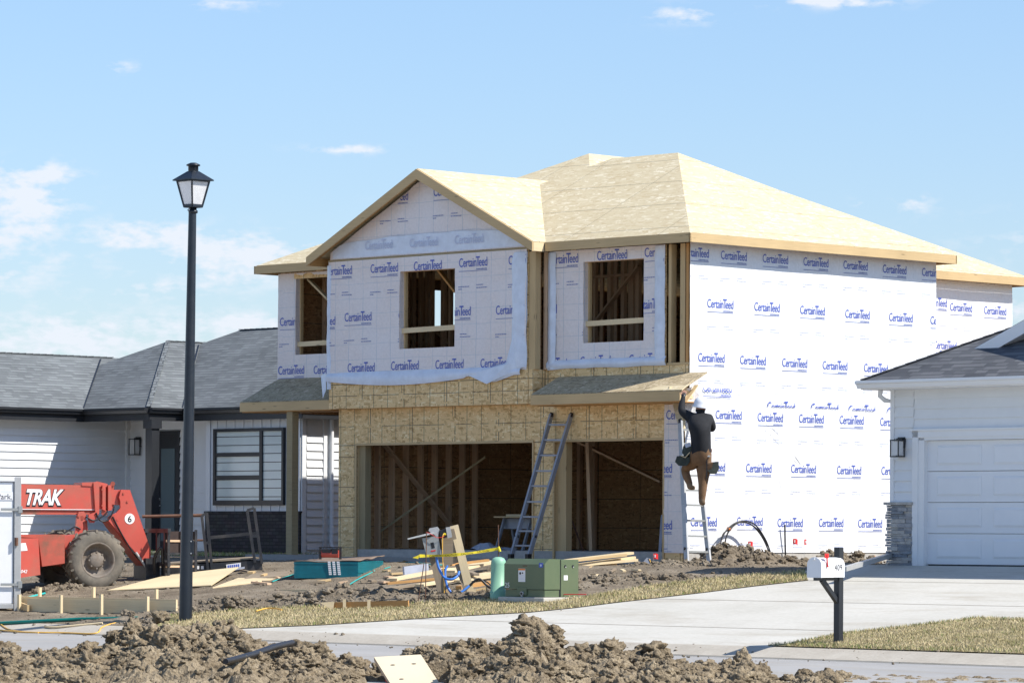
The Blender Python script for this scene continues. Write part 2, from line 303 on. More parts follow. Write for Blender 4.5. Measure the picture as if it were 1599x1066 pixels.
# ------------------------------------------------------------------ mesh builder
OFF = {}
def tag(o, label=None, cat=None, group=None, kind=None):
    for k, v in (('label', label), ('category', cat), ('group', group), ('kind', kind)):
        if v: o[k] = v
    return o
def thing(name, label, cat, fr, group=None, off=(0, 0, 0)):
    """Empty at frame origin (+off); children are authored in frame coordinates"""
    o = bpy.data.objects.new(name, None); sc.collection.objects.link(o); o.empty_display_size = .3
    o.location = fr.W(*off); o.rotation_euler = (0, 0, fr.r); OFF[o.name] = Vector(off)
    return tag(o, label, cat, group)
class MB:
    def __init__(s): s.v = []; s.f = []; s.mi = []; s.uv = []; s.sm = []; s.mats = []
    def mat(s, m):
        m = M[m] if isinstance(m, str) else m
        if m not in s.mats: s.mats.append(m)
        return s.mats.index(m)
    def poly(s, pts, m, uv=None, sm=False):
        k = len(s.v); s.v += [Vector(p) for p in pts]; s.f.append(list(range(k, k+len(pts)))); s.mi.append(s.mat(m)); s.uv.append(uv); s.sm.append(sm)
    def mesh(s, vs, fs, m, sm=False, uv=None):
        k = len(s.v); s.v += [Vector(p) for p in vs]; i = s.mat(m)
        for j, f in enumerate(fs):
            s.f.append([a+k for a in f]); s.mi.append(i); s.uv.append(uv[j] if uv else None); s.sm.append(sm)
    def box(s, x0, x1, y0, y1, z0, z1, m):
        s.obox(Vector(((x0+x1)/2, (y0+y1)/2, (z0+z1)/2)), Vector((1, 0, 0)), Vector((0, 1, 0)), Vector((0, 0, 1)), (x1-x0)/2, (y1-y0)/2, (z1-z0)/2, m)
        return s
    def obox(s, c, a, b, d, ha, hb, hd, m, along=False):
        c = Vector(c); P = []
        for i in (-1, 1):
            for j in (-1, 1):
                for k in (-1, 1): P.append(c+a*ha*i+b*hb*j+d*hd*k)
        fs = [(0, 1, 3, 2), (4, 6, 7, 5), (0, 4, 5, 1), (2, 3, 7, 6), (0, 2, 6, 4), (1, 5, 7, 3)]
        uv = None
        if along:
            L_, r = 2*ha, random.random()*9; A, B = 2*hb, 2*hd
            def q(idx):
                out = []
                for i in idx:
                    ia, ib, ic = (i >> 2) & 1, (i >> 1) & 1, i & 1; out.append((r+L_*ia, r+A*ib+B*ic))
                return out
            uv = [q(f) for f in fs]
        s.mesh(P, fs, m, uv=uv)
    def beam(s, p0, p1, w, h, m, up=(0, 0, 1)):
        p0, p1 = Vector(p0), Vector(p1); a = (p1-p0); L_ = a.length; a.normalize(); up = Vector(up)
        if abs(a.dot(up)) > .98: up = Vector((0, 1, 0)) if abs(a.y) < .9 else Vector((1, 0, 0))
        b = up.cross(a).normalized(); d = a.cross(b)
        s.obox((p0+p1)/2, a, b, d, L_/2, w/2, h/2, m, along=True); return s
    def tube(s, pts, r, m, seg=8, cap=True):
        pts = [Vector(p) for p in pts]; n = len(pts); rs = r if isinstance(r, (list, tuple)) else [r]*n
        up = Vector((0, 0, 1)); vs = []; prev = None
        for i, p in enumerate(pts):
            t_ = (pts[min(i+1, n-1)]-pts[max(i-1, 0)]).normalized()
            if prev is None:
                b = t_.cross(up) if abs(t_.z) < .95 else t_.cross(Vector((1, 0, 0)))
            else: b = prev - t_*prev.dot(t_)
            b.normalize(); prev = b; c = t_.cross(b)
            for k in range(seg):
                a = 2*pi*k/seg; vs.append(p+(b*cos(a)+c*sin(a))*rs[i])
        fs = [(i*seg+k, i*seg+(k+1) % seg, (i+1)*seg+(k+1) % seg, (i+1)*seg+k) for i in range(n-1) for k in range(seg)]
        s.mesh(vs, fs, m, True)
        if cap:
            s.poly(vs[:seg][::-1], m); s.poly(vs[-seg:], m)
        return s
    def lathe(s, prof, c, m, seg=24, axis=(0, 0, 1), sm=True):
        ax = Vector(axis).normalized(); a = ax.orthogonal().normalized(); b = ax.cross(a); c = Vector(c); vs = []
        for r, h in prof:
            for k in range(seg):
                t_ = 2*pi*k/seg; vs.append(c+ax*h+(a*cos(t_)+b*sin(t_))*r)
        fs = [(i*seg+k, i*seg+(k+1) % seg, (i+1)*seg+(k+1) % seg, (i+1)*seg+k) for i in range(len(prof)-1) for k in range(seg)]
        s.mesh(vs, fs, m, sm); return s
    def prism(s, pts, ext, m):      # pts: 3-D outline, ext: extrusion vector
        pts = [Vector(p) for p in pts]; e = Vector(ext); n = len(pts); q = [p+e for p in pts]
        s.poly(pts, m); s.poly(q[::-1], m)
        for i in range(n): s.poly([pts[i], q[i], q[(i+1) % n], pts[(i+1) % n]], m)
        return s
    def build(s, name, parent=None, fr=None, off=None, bevel=0, seg=1, recalc=True):
        me = bpy.data.meshes.new(name)
        o_ = OFF.get(parent.name, Vector((0, 0, 0))) if parent is not None else Vector(off or (0, 0, 0))
        me.from_pydata([tuple(p-o_) for p in s.v], [], s.f)
        for mt in s.mats: me.materials.append(mt)
        uvl = me.uv_layers.new(name='UVMap')
        for i, p in enumerate(me.polygons):
            p.material_index = s.mi[i]; p.use_smooth = s.sm[i]; u = s.uv[i]
            if u is None:
                nn = p.normal
                if abs(nn.z) > .97: h, v_ = Vector((1, 0, 0)), Vector((0, 1, 0))
                else:
                    h = Vector((0, 0, 1)).cross(nn).normalized(); v_ = nn.cross(h)
                    if h.x+h.y*.7 < 0: h = -h
                for li in p.loop_indices:
                    q = s.v[me.loops[li].vertex_index]; uvl.data[li].uv = (q.dot(h), q.dot(v_))
            else:
                for j, li in enumerate(p.loop_indices): uvl.data[li].uv = u[j]
        if recalc or bevel:
            bm = bmesh.new(); bm.from_mesh(me)
            bmesh.ops.recalc_face_normals(bm, faces=bm.faces) if recalc else None
            bm.to_mesh(me); bm.free()
        o = bpy.data.objects.new(name, me); sc.collection.objects.link(o)
        if bevel:
            md = o.modifiers.new('bevel', 'BEVEL'); md.width = bevel; md.segments = seg; md.limit_method = 'ANGLE'
        if parent is not None:
            o.parent = parent; OFF[o.name] = o_
        elif fr is not None:
            o.location = fr.W(*(off or (0, 0, 0))); o.rotation_euler = (0, 0, fr.r)
        return o
# ------------------------------------------------------------------ lettering
_tc = {}
def text_tris(body, offset=0., shear=0., size=1., space=1.):
    k = (body, offset, shear, space)
    if k in _tc: return _tc[k]
    cu = bpy.data.curves.new('lettering', 'FONT'); cu.body = body; cu.offset = offset; cu.shear = shear; cu.resolution_u = 3
    cu.space_character = space
    o = bpy.data.objects.new('lettering', cu); sc.collection.objects.link(o)
    me = o.evaluated_get(bpy.context.evaluated_depsgraph_get()).to_mesh(); me.calc_loop_triangles()
    T = [[(me.vertices[i].co.x, me.vertices[i].co.y) for i in t_.vertices] for t_ in me.loop_triangles]
    bpy.data.objects.remove(o); bpy.data.curves.remove(cu)
    x0 = min(p[0] for t_ in T for p in t_); x1 = max(p[0] for t_ in T for p in t_)
    T = [[(p[0]-x0, p[1]) for p in t_] for t_ in T]; _tc[k] = (T, x1-x0); return _tc[k]
def logo():
    """wordmark 1 unit wide, baseline at 0, with the rule and fine print under it"""
    a, wa = text_tris('Certain', .004, 0, 1, .94); T_, wt = text_tris('T', .008); b, wb = text_tris('eed', .004, 0, 1, .94)
    out = []; x = 0; sy = 1.42
    def put(tr, x, s=1., dy=0): out.extend([[(x+p[0]*s, dy+p[1]*s*sy) for p in t_] for t_ in tr])
    put(a, 0); x = wa-.06; put(T_, x, 1.10, .0); x += wt*1.10-.17; put(b, x); x += wb
    k = 1/x; main = [[(p[0]*k, p[1]*k) for p in t_] for t_ in out]
    def r(x0, x1, y0, y1): return [[(x0, y0), (x1, y0), (x1, y1)], [(x0, y0), (x1, y1), (x0, y1)]]
    sub = r(0, 1, -.115, -.10); random.seed(3); xx = .62
    while xx < .97:
        d = random.uniform(.02, .06); sub += r(xx, min(xx+d, .98), -.085, -.055); xx += d+.012
    fine = []
    for x0, x1, y0 in ((-.02, .36, -.50), (.62, .86, -.47), (.62, 1.0, -.54), (-.02, .10, -.56)):
        xx = x0
        while xx < x1:
            d = random.uniform(.02, .07); fine += r(xx, min(xx+d, x1), y0, y0+.022); xx += d+.01
    return main, sub, fine
LOGO = logo()
def clip(poly, rc):
    x0, x1, y0, y1 = rc
    for ax, val, sg in ((0, x0, 1), (0, x1, -1), (1, y0, 1), (1, y1, -1)):
        out = []; n = len(poly)
        for i in range(n):
            a, b = poly[i], poly[(i+1) % n]; da = (a[ax]-val)*sg; db = (b[ax]-val)*sg
            if da >= 0: out.append(a)
            if (da > 0 and db < 0) or (da < 0 and db > 0):
                t_ = da/(da-db); out.append((a[0]+(b[0]-a[0])*t_, a[1]+(b[1]-a[1])*t_))
        poly = out
        if len(poly) < 3: return None
    return poly
def stamp(mb, tris, to3, keep, m):
    for t_ in tris:
        for rc in keep:
            q = clip(t_, rc)
            if q: mb.poly([to3(*p) for p in q], m)
def put_text(mb, body, o, u, v, h, m, offset=0., shear=0., space=1., center=False, sx=1.):
    T, wd = text_tris(body, offset, shear, 1, space); o, u, v = Vector(o), Vector(u), Vector(v)
    if center: o = o-u*(wd*h*sx/2)
    for t_ in T: mb.poly([o+u*(p[0]*h*sx)+v*(p[1]*h) for p in t_], m)
# ------------------------------------------------------------------ ground sheets
def pip(pt, poly):
    x, y = pt; c = False; n = len(poly); j = n-1
    for i in range(n):
        xi, yi = poly[i]; xj, yj = poly[j]
        if (yi > y) != (yj > y) and x < (xj-xi)*(y-yi)/(yj-yi)+xi: c = not c
        j = i
    return c
def pd(pt, poly):                        # distance to the outline
    x, y = pt; best = 1e9; n = len(poly)
    for i in range(n):
        x0, y0 = poly[i]; x1, y1 = poly[(i+1) % n]; dx, dy = x1-x0, y1-y0; L2 = dx*dx+dy*dy or 1
        t_ = max(0, min(1, ((x-x0)*dx+(y-y0)*dy)/L2)); best = min(best, (x-x0-t_*dx)**2+(y-y0-t_*dy)**2)
    return sqrt(best)
def gp(*pts): return [(lambda q: (q.x, q.y))(G(a, b)) for a, b in pts]
drive = gp((1262, 906), (1180, 915), (1100, 925), (960, 941), (897, 949), (827, 956), (700, 963), (500, 976), (300, 988)) + [(-9.5, -12.5), (16, -12.5)]
lawnR = gp((1190, 1011), (1232, 1006), (1311, 991), (1416, 979), (1523, 966), (1599, 968), (1680, 975))
lawnR = [(x, max(y, -12.4)) for x, y in lawnR] + [(23, -9.3), (23, -12.42), (lawnR[0][0], -12.42)]
drive2 = drive[:-2] + [(-9.5, -13.0), (26, -13.0), (26, -2.15), (5.6, -2.15), (5.6, -3.2)]
lawnL = gp((1262, 906), (1180, 915), (1100, 925), (960, 941), (897, 949), (827, 956), (700, 963), (500, 976), (300, 988), (240, 990)) + gp((262, 962), (420, 950), (600, 944), (780, 937), (905, 934), (1000, 917), (1100, 905), (1255, 892))
PILES = [  # px, py of the base centre, half width X, half depth, height
    (450, 950, 1.9, .6, .42), (350, 955, .55, .4, .28), (560, 955, .9, .35, .12), (930, 914, 1.5, .4, .10), 
    (88, 925, .5, .3, .16), (250, 974, .3, .2, .16),
    (700, 938, .8, .3, .12)]
PILE_H = [(.8, .0, .45, .5, .26), (1.0, .6, .5, .7, .24), (.9, 1.6, .5, .6, .14), (1.3, 2.5, .35, .35, .22), (1.0, 3.6, .6, .4, .16), (1.8, -2.2, .7, .5, .06)]
PW = []
for px, py, a, b, h in PILES:
    q = G(px, py); ww = H.W(q.x, q.y, 0); PW.append((ww.x, ww.y, a, b, h))
for x_, y_, a, b, h in PILE_H: ww = H.W(x_, y_, 0); PW.append((ww.x, ww.y, a, b, h))
def clods(x, y, sd=0.):
    h = 0
    for k, (s_, a) in enumerate(((2.6, .5), (6.0, .32), (13., .16))):
        d = noise.voronoi(Vector((x*s_+sd, y*s_, 3.7*k)))[0][0]; h += a*max(0., 1-d*d*1.7)
    return h
def relief(x, y):
    wv = H.W(x, y, 0); g = 0
    for cx, cy, a, b, h in PW:
        r2 = ((wv.x-cx)/a)**2+((wv.y-cy)/b)**2
        if r2 < 6: g += h*math.exp(-r2)
    n1 = noise.noise(Vector((x*.5, y*.5, 1.))); n2 = noise.noise(Vector((x*3, y*3, 5.)))
    c_ = clods(wv.x, wv.y)
    n3 = abs(noise.noise(Vector((wv.x*9, wv.y*9, 1.)))); return g*(.5+.7*c_+.6*n3)+.03*n1+.02*n2+.025*c_+.012*n3
H_AREA = [(-12.0, .3), (-9.5, .3), (-9.5, -.1), (0, -.1), (0, 14), (-12.2, 14)]
def terrain_z(x, y):
    z = gz(x, y)
    if y < -12.6 or x > 8.3: return z-.06
    if -26 < x < 10 and y < 4:
        p = (x, y)
        if pip(p, drive2) or pip(p, lawnL) or pip(p, lawnR):
            d = min(pd(p, drive2), pd(p, lawnL)) ; return z-.05 if d > .1 else z-.02
        d = min(pd(p, drive2), pd(p, lawnL), .6)/.6
        if pip(p, H_AREA): return z-.02
        e = min(1, (y+12.6)/.6)
        return z+relief(x, y)*max(0, min(d, e))
    return z
def axis(a, b, st, far):
    out = [a+i*st for i in range(int((b-a)/st)+1)]; s_ = st; lo, hi = out[0], out[-1]; L_, R_ = [], []
    while lo > -far: s_ *= 1.45; lo -= s_; L_.append(lo)
    s_ = st
    while hi < far: s_ *= 1.45; hi += s_; R_.append(hi)
    return L_[::-1]+out+R_
def grid_obj(name, xs, ys, fz, m, fr, kind='structure', sm=True, label=None):
    mb = MB(); nx, ny = len(xs), len(ys)
    vs = [(x, y, fz(x, y)) for y in ys for x in xs]
    me = bpy.data.meshes.new(name); me.from_pydata(vs, [], [(j*nx+i, j*nx+i+1, (j+1)*nx+i+1, (j+1)*nx+i) for j in range(ny-1) for i in range(nx-1)])
    me.materials.append(M[m]); me.polygons.foreach_set('use_smooth', [sm]*len(me.polygons))
    o = bpy.data.objects.new(name, me); sc.collection.objects.link(o); o.location = fr.W(0, 0, 0); o.rotation_euler = (0, 0, fr.r)
    return tag(o, kind=kind, label=label)
grid_obj('ground', axis(-25.5, 8.5, .075, 5000), axis(-12.7, 3.2, .075, 5000), terrain_z, 'dirt', H, sm=False)
def sheet(name, poly, m, dz, st=.5, thick=0):
    """flat sheet following the terrain profile inside an outline (house frame)"""
    bm = bmesh.new(); f = bm.faces.new([bm.verts.new((x, y, 0)) for x, y in poly]); bmesh.ops.triangulate(bm, faces=[f])
    for yy in (-13.0, -12.5, -2.25, -3.1):
        bmesh.ops.bisect_plane(bm, geom=bm.verts[:]+bm.edges[:]+bm.faces[:], plane_co=(0, yy, 0), plane_no=(0, 1, 0))
    for v in bm.verts: v.co.z = base(v.co.y-1e-4)+dz
    bmesh.ops.recalc_face_normals(bm, faces=bm.faces)
    if sum(f.normal.z for f in bm.faces) < 0: bmesh.ops.reverse_faces(bm, faces=bm.faces)
    me = bpy.data.meshes.new(name); bm.to_mesh(me); bm.free(); me.materials.append(M[m])
    o = bpy.data.objects.new(name, me); sc.collection.objects.link(o); o.location = H.o; o.rotation_euler = (0, 0, H.r); return tag(o, kind='structure')
sheet('driveway', drive2, 'conc', .0)
sheet('road', [(-400, -13.0), (400, -13.0), (400, -400), (-400, -400)], 'concd', -.005)
sheet('kerb', [(-400, -12.98), (400, -12.98), (400, -12.45), (-400, -12.45)], 'kerb', .006)
sheet('verge', lawnL, 'grassbed', .012); sheet('lawn', lawnR, 'grassbed', .02)
# expansion joints cut in the driveway slab, as thin dark strips
mb = MB()
for y in (-10.6, -7.4, -4.6):
    for x0, x1 in ((2.5, 15.) if y > -9 else (-4., 15.),): mb.poly([(x0, y, base(y)+.004), (x1, y, base(y)+.004), (x1, y+.03, base(y+.03)+.004), (x0, y+.03, base(y+.03)+.004)], 'kerb')
o = mb.build('driveway_joint', fr=H, recalc=False); tag(o, kind='structure')
def blades(name, areas, label, kind='stuff'):
    mb = MB(); V = []; Fc = []; mi = []
    for poly, n, hmax, green in areas:
        xs = [p[0] for p in poly]; ys = [p[1] for p in poly]; c = 0; x0, x1, y0, y1 = max(min(xs), -26), min(max(xs), 18.5), min(ys), max(ys)
        while c < n:
            x, y = random.uniform(x0, x1), random.uniform(y0, y1)
            if not pip((x, y), poly): continue
            d = pd((x, y), poly); cl = noise.noise(Vector((x*1.5, y*1.5, 2)))
            if random.random() > .75+cl*.6: c += .3; continue
            z = base(y)+.01; h = hmax*random.uniform(.45, 1)*(1.1 if d < .25 else .8); a = random.uniform(0, 2*pi); ww = random.uniform(.005, .010)
            lx, ly = random.gauss(0, .4)*h, random.gauss(0, .4)*h; k = len(V)
            V += [(x-cos(a)*ww, y-sin(a)*ww, z), (x+cos(a)*ww, y+sin(a)*ww, z), (x+lx, y+ly, z+h)]; Fc.append((k, k+1, k+2))
            mi.append(1 if random.random() < (green if d > .3 else min(1, green*4)) else 0); c += 1
    me = bpy.data.meshes.new(name); me.from_pydata(V, [], Fc); me.materials.append(M['blade']); me.materials.append(M['bladeg'])
    me.polygons.foreach_set('material_index', mi)
    o = bpy.data.objects.new(name, me); sc.collection.objects.link(o); o.location = H.o; o.rotation_euler = (0, 0, H.r); return tag(o, label, 'grass', kind=kind)
backG = [(-24, -1.), (-12.7, -1.), (-12.7, 3.2), (-24, 3.2)]
blades('grass', [(lawnL, 34000, .065, .03), (lawnR, 42000, .06, .05), (backG, 9000, .10, .25)], 'short dry and green spring grass on the verge and lawn')
# ------------------------------------------------------------------ foreground mounds (world-aligned frame)
FG = Fr(0, 0, 0, 0)
def ridge(prof, px):
    for (a, ya), (b, yb) in zip(prof, prof[1:]):
        if a <= px <= b: return ya+(yb-ya)*(px-a)/(b-a)
    return prof[0][1] if px < prof[0][0] else prof[-1][1]
PR = [(-200, 1015), (0, 1012), (60, 1018), (120, 1014), (170, 1008), (195, 985), (225, 970), (270, 968), (330, 966), (385, 972), (410, 990), (430, 1012), (470, 1005), (500, 1016), (540, 1030), (560, 1032), (590, 1045), (620, 1028), (640, 1012), (700, 1006),
      (760, 1000), (790, 985), (815, 968), (850, 972), (860, 1000), (880, 1010), (910, 1020), (935, 1008), (955, 1002), (975, 1014), (1005, 1010), (1020, 1004), (1045, 1008), (1060, 1024), (1120, 1032), (1160, 1024), (1190, 1036), (1200, 1056), (1250, 1066), (1280, 1058), (1310, 1064), (1400, 1085), (1700, 1100)]
def mound_z(x, y):
    px = 799.5+x/y*F; D0 = 46.2+.4*noise.noise(Vector((x*.7, 2., 0)))
    top = ZC-(ridge(PR, px)+6-833)/F*46.2                # crest height
    t_ = (y-D0)
    if t_ > 0: prof = max(0, 1-(t_/1.3)**2)
    else: prof = .45+.55*max(0, 1-(-t_/5.)**1.2)
    lump = clods(x, y, 5.); z0 = .0
    b = max(.0, top)*prof
    cr = noise.turbulence(Vector((x*2.2, y*1.6, 0)), 4, False)
    e = max(0, min(1, (48.3-y)/.5))
    fr_ = 1 if t_ > -1.6 else .8
    k_ = .30 if top > .25 else .15
    f1 = noise.turbulence(Vector((x*7, y*5, 3)), 3, True); f2 = 1-abs(noise.noise(Vector((x*3.3, y*2.4, 8))))*2
    zz = -.06+b*(.80+.3*(lump-.5))+(k_*(lump-.45)*.75+.10*(cr-.5))*e*(.35+.65*min(1, b/.3))*fr_ + (.05*e) + (.045*(f1-.5)+.03*max(0, f2-.3))*e
    if 574 < px < 706 and y < 44.95: zz = min(zz, 1.7-.0388*y, .287-(44.9-y)*.67-.05 if y > 44.25 else 9)
    return zz
xs = [-8.+i*.026 for i in range(int(14.2/.026))]; ys = [36+i*.12 for i in range(34)]+[40.1+i*.05 for i in range(50)]+[42.6+i*.035 for i in range(int(6.2/.035))]
grid_obj('dirt_mound', xs, ys, mound_z, 'clay', FG, sm=False)
def rocks(name, pts, m, label):
    ico = bmesh.new(); bmesh.ops.create_icosphere(ico, subdivisions=2, radius=1); bv = [v.co.copy() for v in ico.verts]; bf = [[v.index for v in f.verts] for f in ico.faces]; bmesh.ops.subdivide_edges(ico, edges=ico.edges[:], cuts=2, use_grid_fill=True); ico.verts.index_update()
    bv3 = [v.co.normalized() for v in ico.verts]; bf3 = [[v.index for v in f.verts] for f in ico.faces]; ico.free(); bv2, bf2 = bv, bf
    V = []; Fc = []
    for p, r in pts:
        bv, bf = (bv3, bf3) if r > .045 else (bv2, bf2); k = len(V); sx, sy, sz = random.uniform(.7, 1.3), random.uniform(.7, 1.3), random.uniform(.55, 1.); sd = Vector((random.random()*99, 0, 0)); a = random.random()*6
        for v in bv:
            d = 1+.5*noise.noise(v*1.5+sd)+.42*noise.noise(v*3.3+sd)-.35*abs(noise.noise(v*6+sd))+(.22*noise.noise(v*13+sd) if r > .045 else 0); q = Vector((v.x*sx, v.y*sy, v.z*sz))*d*r
            V.append((p[0]+q.x*cos(a)-q.y*sin(a), p[1]+q.x*sin(a)+q.y*cos(a), p[2]+q.z))
        Fc += [[i+k for i in f] for f in bf]
    me = bpy.data.meshes.new(name); me.from_pydata(V, [], Fc); me.materials.append(M[m]); me.polygons.foreach_set('use_smooth', [True]*len(me.polygons))
    o = bpy.data.objects.new(name, me); sc.collection.objects.link(o); return tag(o, label, 'dirt', kind='stuff')
pts = []
for i in range(9000):
    px = random.uniform(-40, 1330); y = 47-abs(random.gauss(0, 3.0)); y = y if y > 38 else 44; x = (px-799.5)/F*y; r = min(.10, .017*random.paretovariate(1.45))
    if (mound_z(x, y) < .0 and random.random() < .8) or (560 < px < 715 and y < 45.2): continue
    pts.append(((x, y, mound_z(x, y)+r*.2), r))
for px, py, r in ((1020, 1014, .15), (1036, 1020, .12), (955, 1012, .13), (470, 1012, .14), (500, 1018, .13), (820, 975, .14), (838, 985, .16), (866, 985, .09), (868, 995, .10), (865, 1006, .12), (250, 962, .10), (905, 1018, .12), (1160, 1030, .12), (1285, 1060, .13), (1305, 1064, .1), (540, 1030, .12), (210, 985, .15), (195, 1000, .13)):
    q = at(px, py, 46.2); pts.append(((q.x, q.y, q.z), r))
rocks('dirt_clods', pts, 'clay', 'loose clay clods strewn over the foreground dirt mounds')
pts = []
for cx, cy, a, b, h in PW:
    for i in range(int(650*a*max(b, .35))):
        x, y = random.gauss(cx, a*.75), random.gauss(cy, b*.75); q = H.L((x, y, 0))
        if pip((q.x, q.y), drive2) or pip((q.x, q.y), lawnL) or pip((q.x, q.y), H_AREA): continue
        r = min(.08, .015*random.paretovariate(1.7)); pts.append(((x, y, terrain_z(q.x, q.y)+r*.2), r))
for i in range(3000):
    x, y = random.uniform(-20, 7), random.uniform(-12.4, -.5)
    if pip((x, y), drive2) or (pip((x, y), lawnL) and random.random() < .8): continue
    p = H.W(x, y, 0); r = min(.035, .009*random.paretovariate(1.9)); pts.append(((p.x, p.y, max(terrain_z(x, y), base(y)+.01 if pip((x, y), lawnL) else -9)+r*.2), r))
for i in range(420):     # crumbs carried onto the kerb, the street and the edge of the driveway
    x = random.uniform(-8, 16); y = random.choice((random.gauss(-13.1, .5), random.gauss(-12.6, .2), random.uniform(-12, -5)))
    if y > -12.4 and (not pip((x, y), drive2) or pd((x, y), lawnL) > .7): continue
    p = H.W(x, y, 0); r = min(.03, .006*random.paretovariate(1.8)); pts.append(((p.x, p.y, base(y)+r*.4), r))
rocks('soil_clods', pts, 'dirt', 'brown soil clods scattered over the building lot')
# ================================================================== the house under construction
def FX(px, py, x): return H.p(px, py, 0, x)
def FY(px, py, y): return H.p(px, py, 1, y)
HB_ = thing('unfinished_house', 'two-storey unfinished house with bare OSB roof and blue-lettered white house wrap', 'house', H, off=(0, 0, 1.1))
def hipq(x0, x1, y0, y1, z, p, th=.02):
    """four planes of a hip roof over a rectangle"""
    w_, d = x1-x0, y1-y0; k = min(w_, d)/2; t_ = z+p*k
    if w_ >= d: A, B = (x0+k, y0+k, t_), (x1-k, y0+k, t_)
    else: A, B = (x0+k, y0+k, t_), (x0+k, y1-k, t_)
    c = [(x0, y0, z), (x1, y0, z), (x1, y1, z), (x0, y1, z)]
    if w_ >= d: return [[c[0], c[1], B, A], [c[1], c[2], B], [c[2], c[3], A, B], [c[3], c[0], A]]
    return [[c[0], c[1], A], [c[1], c[2], B, A], [c[2], c[3], B], [c[3], c[0], A, B]]
def fascia(mb, x0, x1, y0, y1, z, h, m, sides='frbl', t_=.038):
    if 'f' in sides: mb.beam((x0, y0-t_/2, z-h/2), (x1, y0-t_/2, z-h/2), t_, h, m)
    if 'b' in sides: mb.beam((x0, y1+t_/2, z-h/2), (x1, y1+t_/2, z-h/2), t_, h, m)
    if 'r' in sides: mb.beam((x1+t_/2, y0-t_, z-h/2), (x1+t_/2, y1+t_, z-h/2), t_, h, m)
    if 'l' in sides: mb.beam((x0-t_/2, y0-t_, z-h/2), (x0-t_/2, y1+t_, z-h/2), t_, h, m)
EZ = 7.28
roofA = (-9.3, .30, -.33, 7.46); roofC = (-12.62, -2.8, .38, 14.0)
mb = MB()
for q in hipq(*roofA, EZ, .515): mb.poly(q, 'osb_roof')
for q in hipq(*roofC, EZ, .485): mb.poly(q, 'osb_roof')
# front gable roof
gx, gl, gr, gy = -6.66, -9.88, -3.44, -.66; gz_ = 8.87; pe = (gz_-EZ)/(gr-gx)
mb.poly([(gx, gy, gz_), (gr, gy, EZ), (gr, 2.5, EZ), (gx, 4.4, gz_)], 'osb_roof'); mb.poly([(gx, gy, gz_), (gx, 4.4, gz_), (gl, 2.5, EZ), (gl, gy, EZ)], 'osb_roof')
for f in list(mb.f): pass
o = mb.build('roof', HB_, recalc=False); sd = o.modifiers.new('thick', 'SOLIDIFY'); sd.thickness = .022; sd.offset = -1
mb = MB(); fh = .165
fascia(mb, *roofA, EZ-.012, fh, 'wood', 'r'); mb.beam((gr+.02, roofA[2]-.019, EZ-.012-fh/2), (roofA[1]+.038, roofA[2]-.019, EZ-.012-fh/2), .038, fh, 'wood')
mb.beam((-2.8, 7.46+.02, EZ-.012-fh/2), (.338, 7.46+.02, EZ-.012-fh/2), .038, fh, 'wood')
fascia(mb, *roofC, EZ-.012, fh, 'wood', 'rbl'); mb.beam((-12.66, roofC[2]-.019, EZ-.012-fh/2), (gl+.2, roofC[2]-.019, EZ-.012-fh/2), .038, fh, 'wood')
# rake boards and eave return of the gable
for sx, xe in ((-1, gl), (1, gr)):
    p = [Vector((gx, gy-.038, gz_-.01)), Vector((xe, gy-.038, EZ-.01)), Vector((xe, gy-.038, EZ-.19)), Vector((gx, gy-.038, gz_-.21))]
    mb.prism(p, (0, .038, 0), 'wood')
mb.beam((gr-.012, gy, EZ-.10), (gr-.012, -.37, EZ-.10), .03, fh, 'wood_lt')
mb.beam((gl+.05, gy, EZ-.10), (gl+.05, .35, EZ-.10), .03, fh, 'wood_or')
mb.build('fascia', HB_)
mb = MB(); zs = EZ-fh-.01     # eave soffits, plywood
mb.box(-3.4, .28, -.30, -.02, zs+.03, zs+.045, 'wood_or'); mb.box(.03, .28, -.02, 7.4, zs+.03, zs+.045, 'wood_or')
mb.box(-12.55, -9.6, .4, .68, zs+.03, zs+.045, 'wood_or')
for q in ([(gx, gy+.01, gz_-.05), (gr-.03, gy+.01, EZ-.05), (gr-.03, -.40, EZ-.05), (gx, -.40, gz_-.05)], [(gx, gy+.01, gz_-.05), (gx, -.40, gz_-.05), (gl+.03, -.40, EZ-.05), (gl+.03, gy+.01, EZ-.05)]): mb.poly(q, 'wood_or')
mb.build('soffit', HB_)
# ---- walls (OSB boards with real openings)
def wall(mb, ax, c, t_, a0, a1, z0, z1, holes, m):
    """board wall on plane axis=c, thickness t_ going to +axis; holes (a0,a1,z0,z1)"""
    A = sorted({a0, a1, *[h[0] for h in holes], *[h[1] for h in holes]}); Z = sorted({z0, z1, *[h[2] for h in holes], *[h[3] for h in holes]})
    for i in range(len(A)-1):
        run = None
        for j in range(len(Z)-1):
            am, zm = (A[i]+A[i+1])/2, (Z[j]+Z[j+1])/2; hole = any(h[0] < am < h[1] and h[2] < zm < h[3] for h in holes)
            if not hole:
                if ax == 1: mb.box(A[i], A[i+1], c, c+t_, Z[j], Z[j+1], m)
                else: mb.box(c, c+t_, A[i], A[i+1], Z[j], Z[j+1], m)
WG = (-7.47, -5.89, 5.355, 6.89); WR = (-2.73, -1.155, 5.34, 6.885); WL = (-11.74, -10.2, 5.40, 7.0)
D1 = (-8.95, -3.96, 1.0, 3.46); D2 = (-3.36, -.53, 1.0, 3.46)
mb = MB()
wall(mb, 1, -.12, .02, -9.5, 0, 1.38, 4.2, [D1, D2], 'osb_wall'); mb.build('garage_front_wall', HB_)
mb = MB(); wall(mb, 1, -.35, .02, -9.55, -3.88, 4.2, 7.18, [WG], 'osb_wall'); mb.box(-9.55, -3.86, -.33, -.1, 4.2, 4.235, 'wood_or')
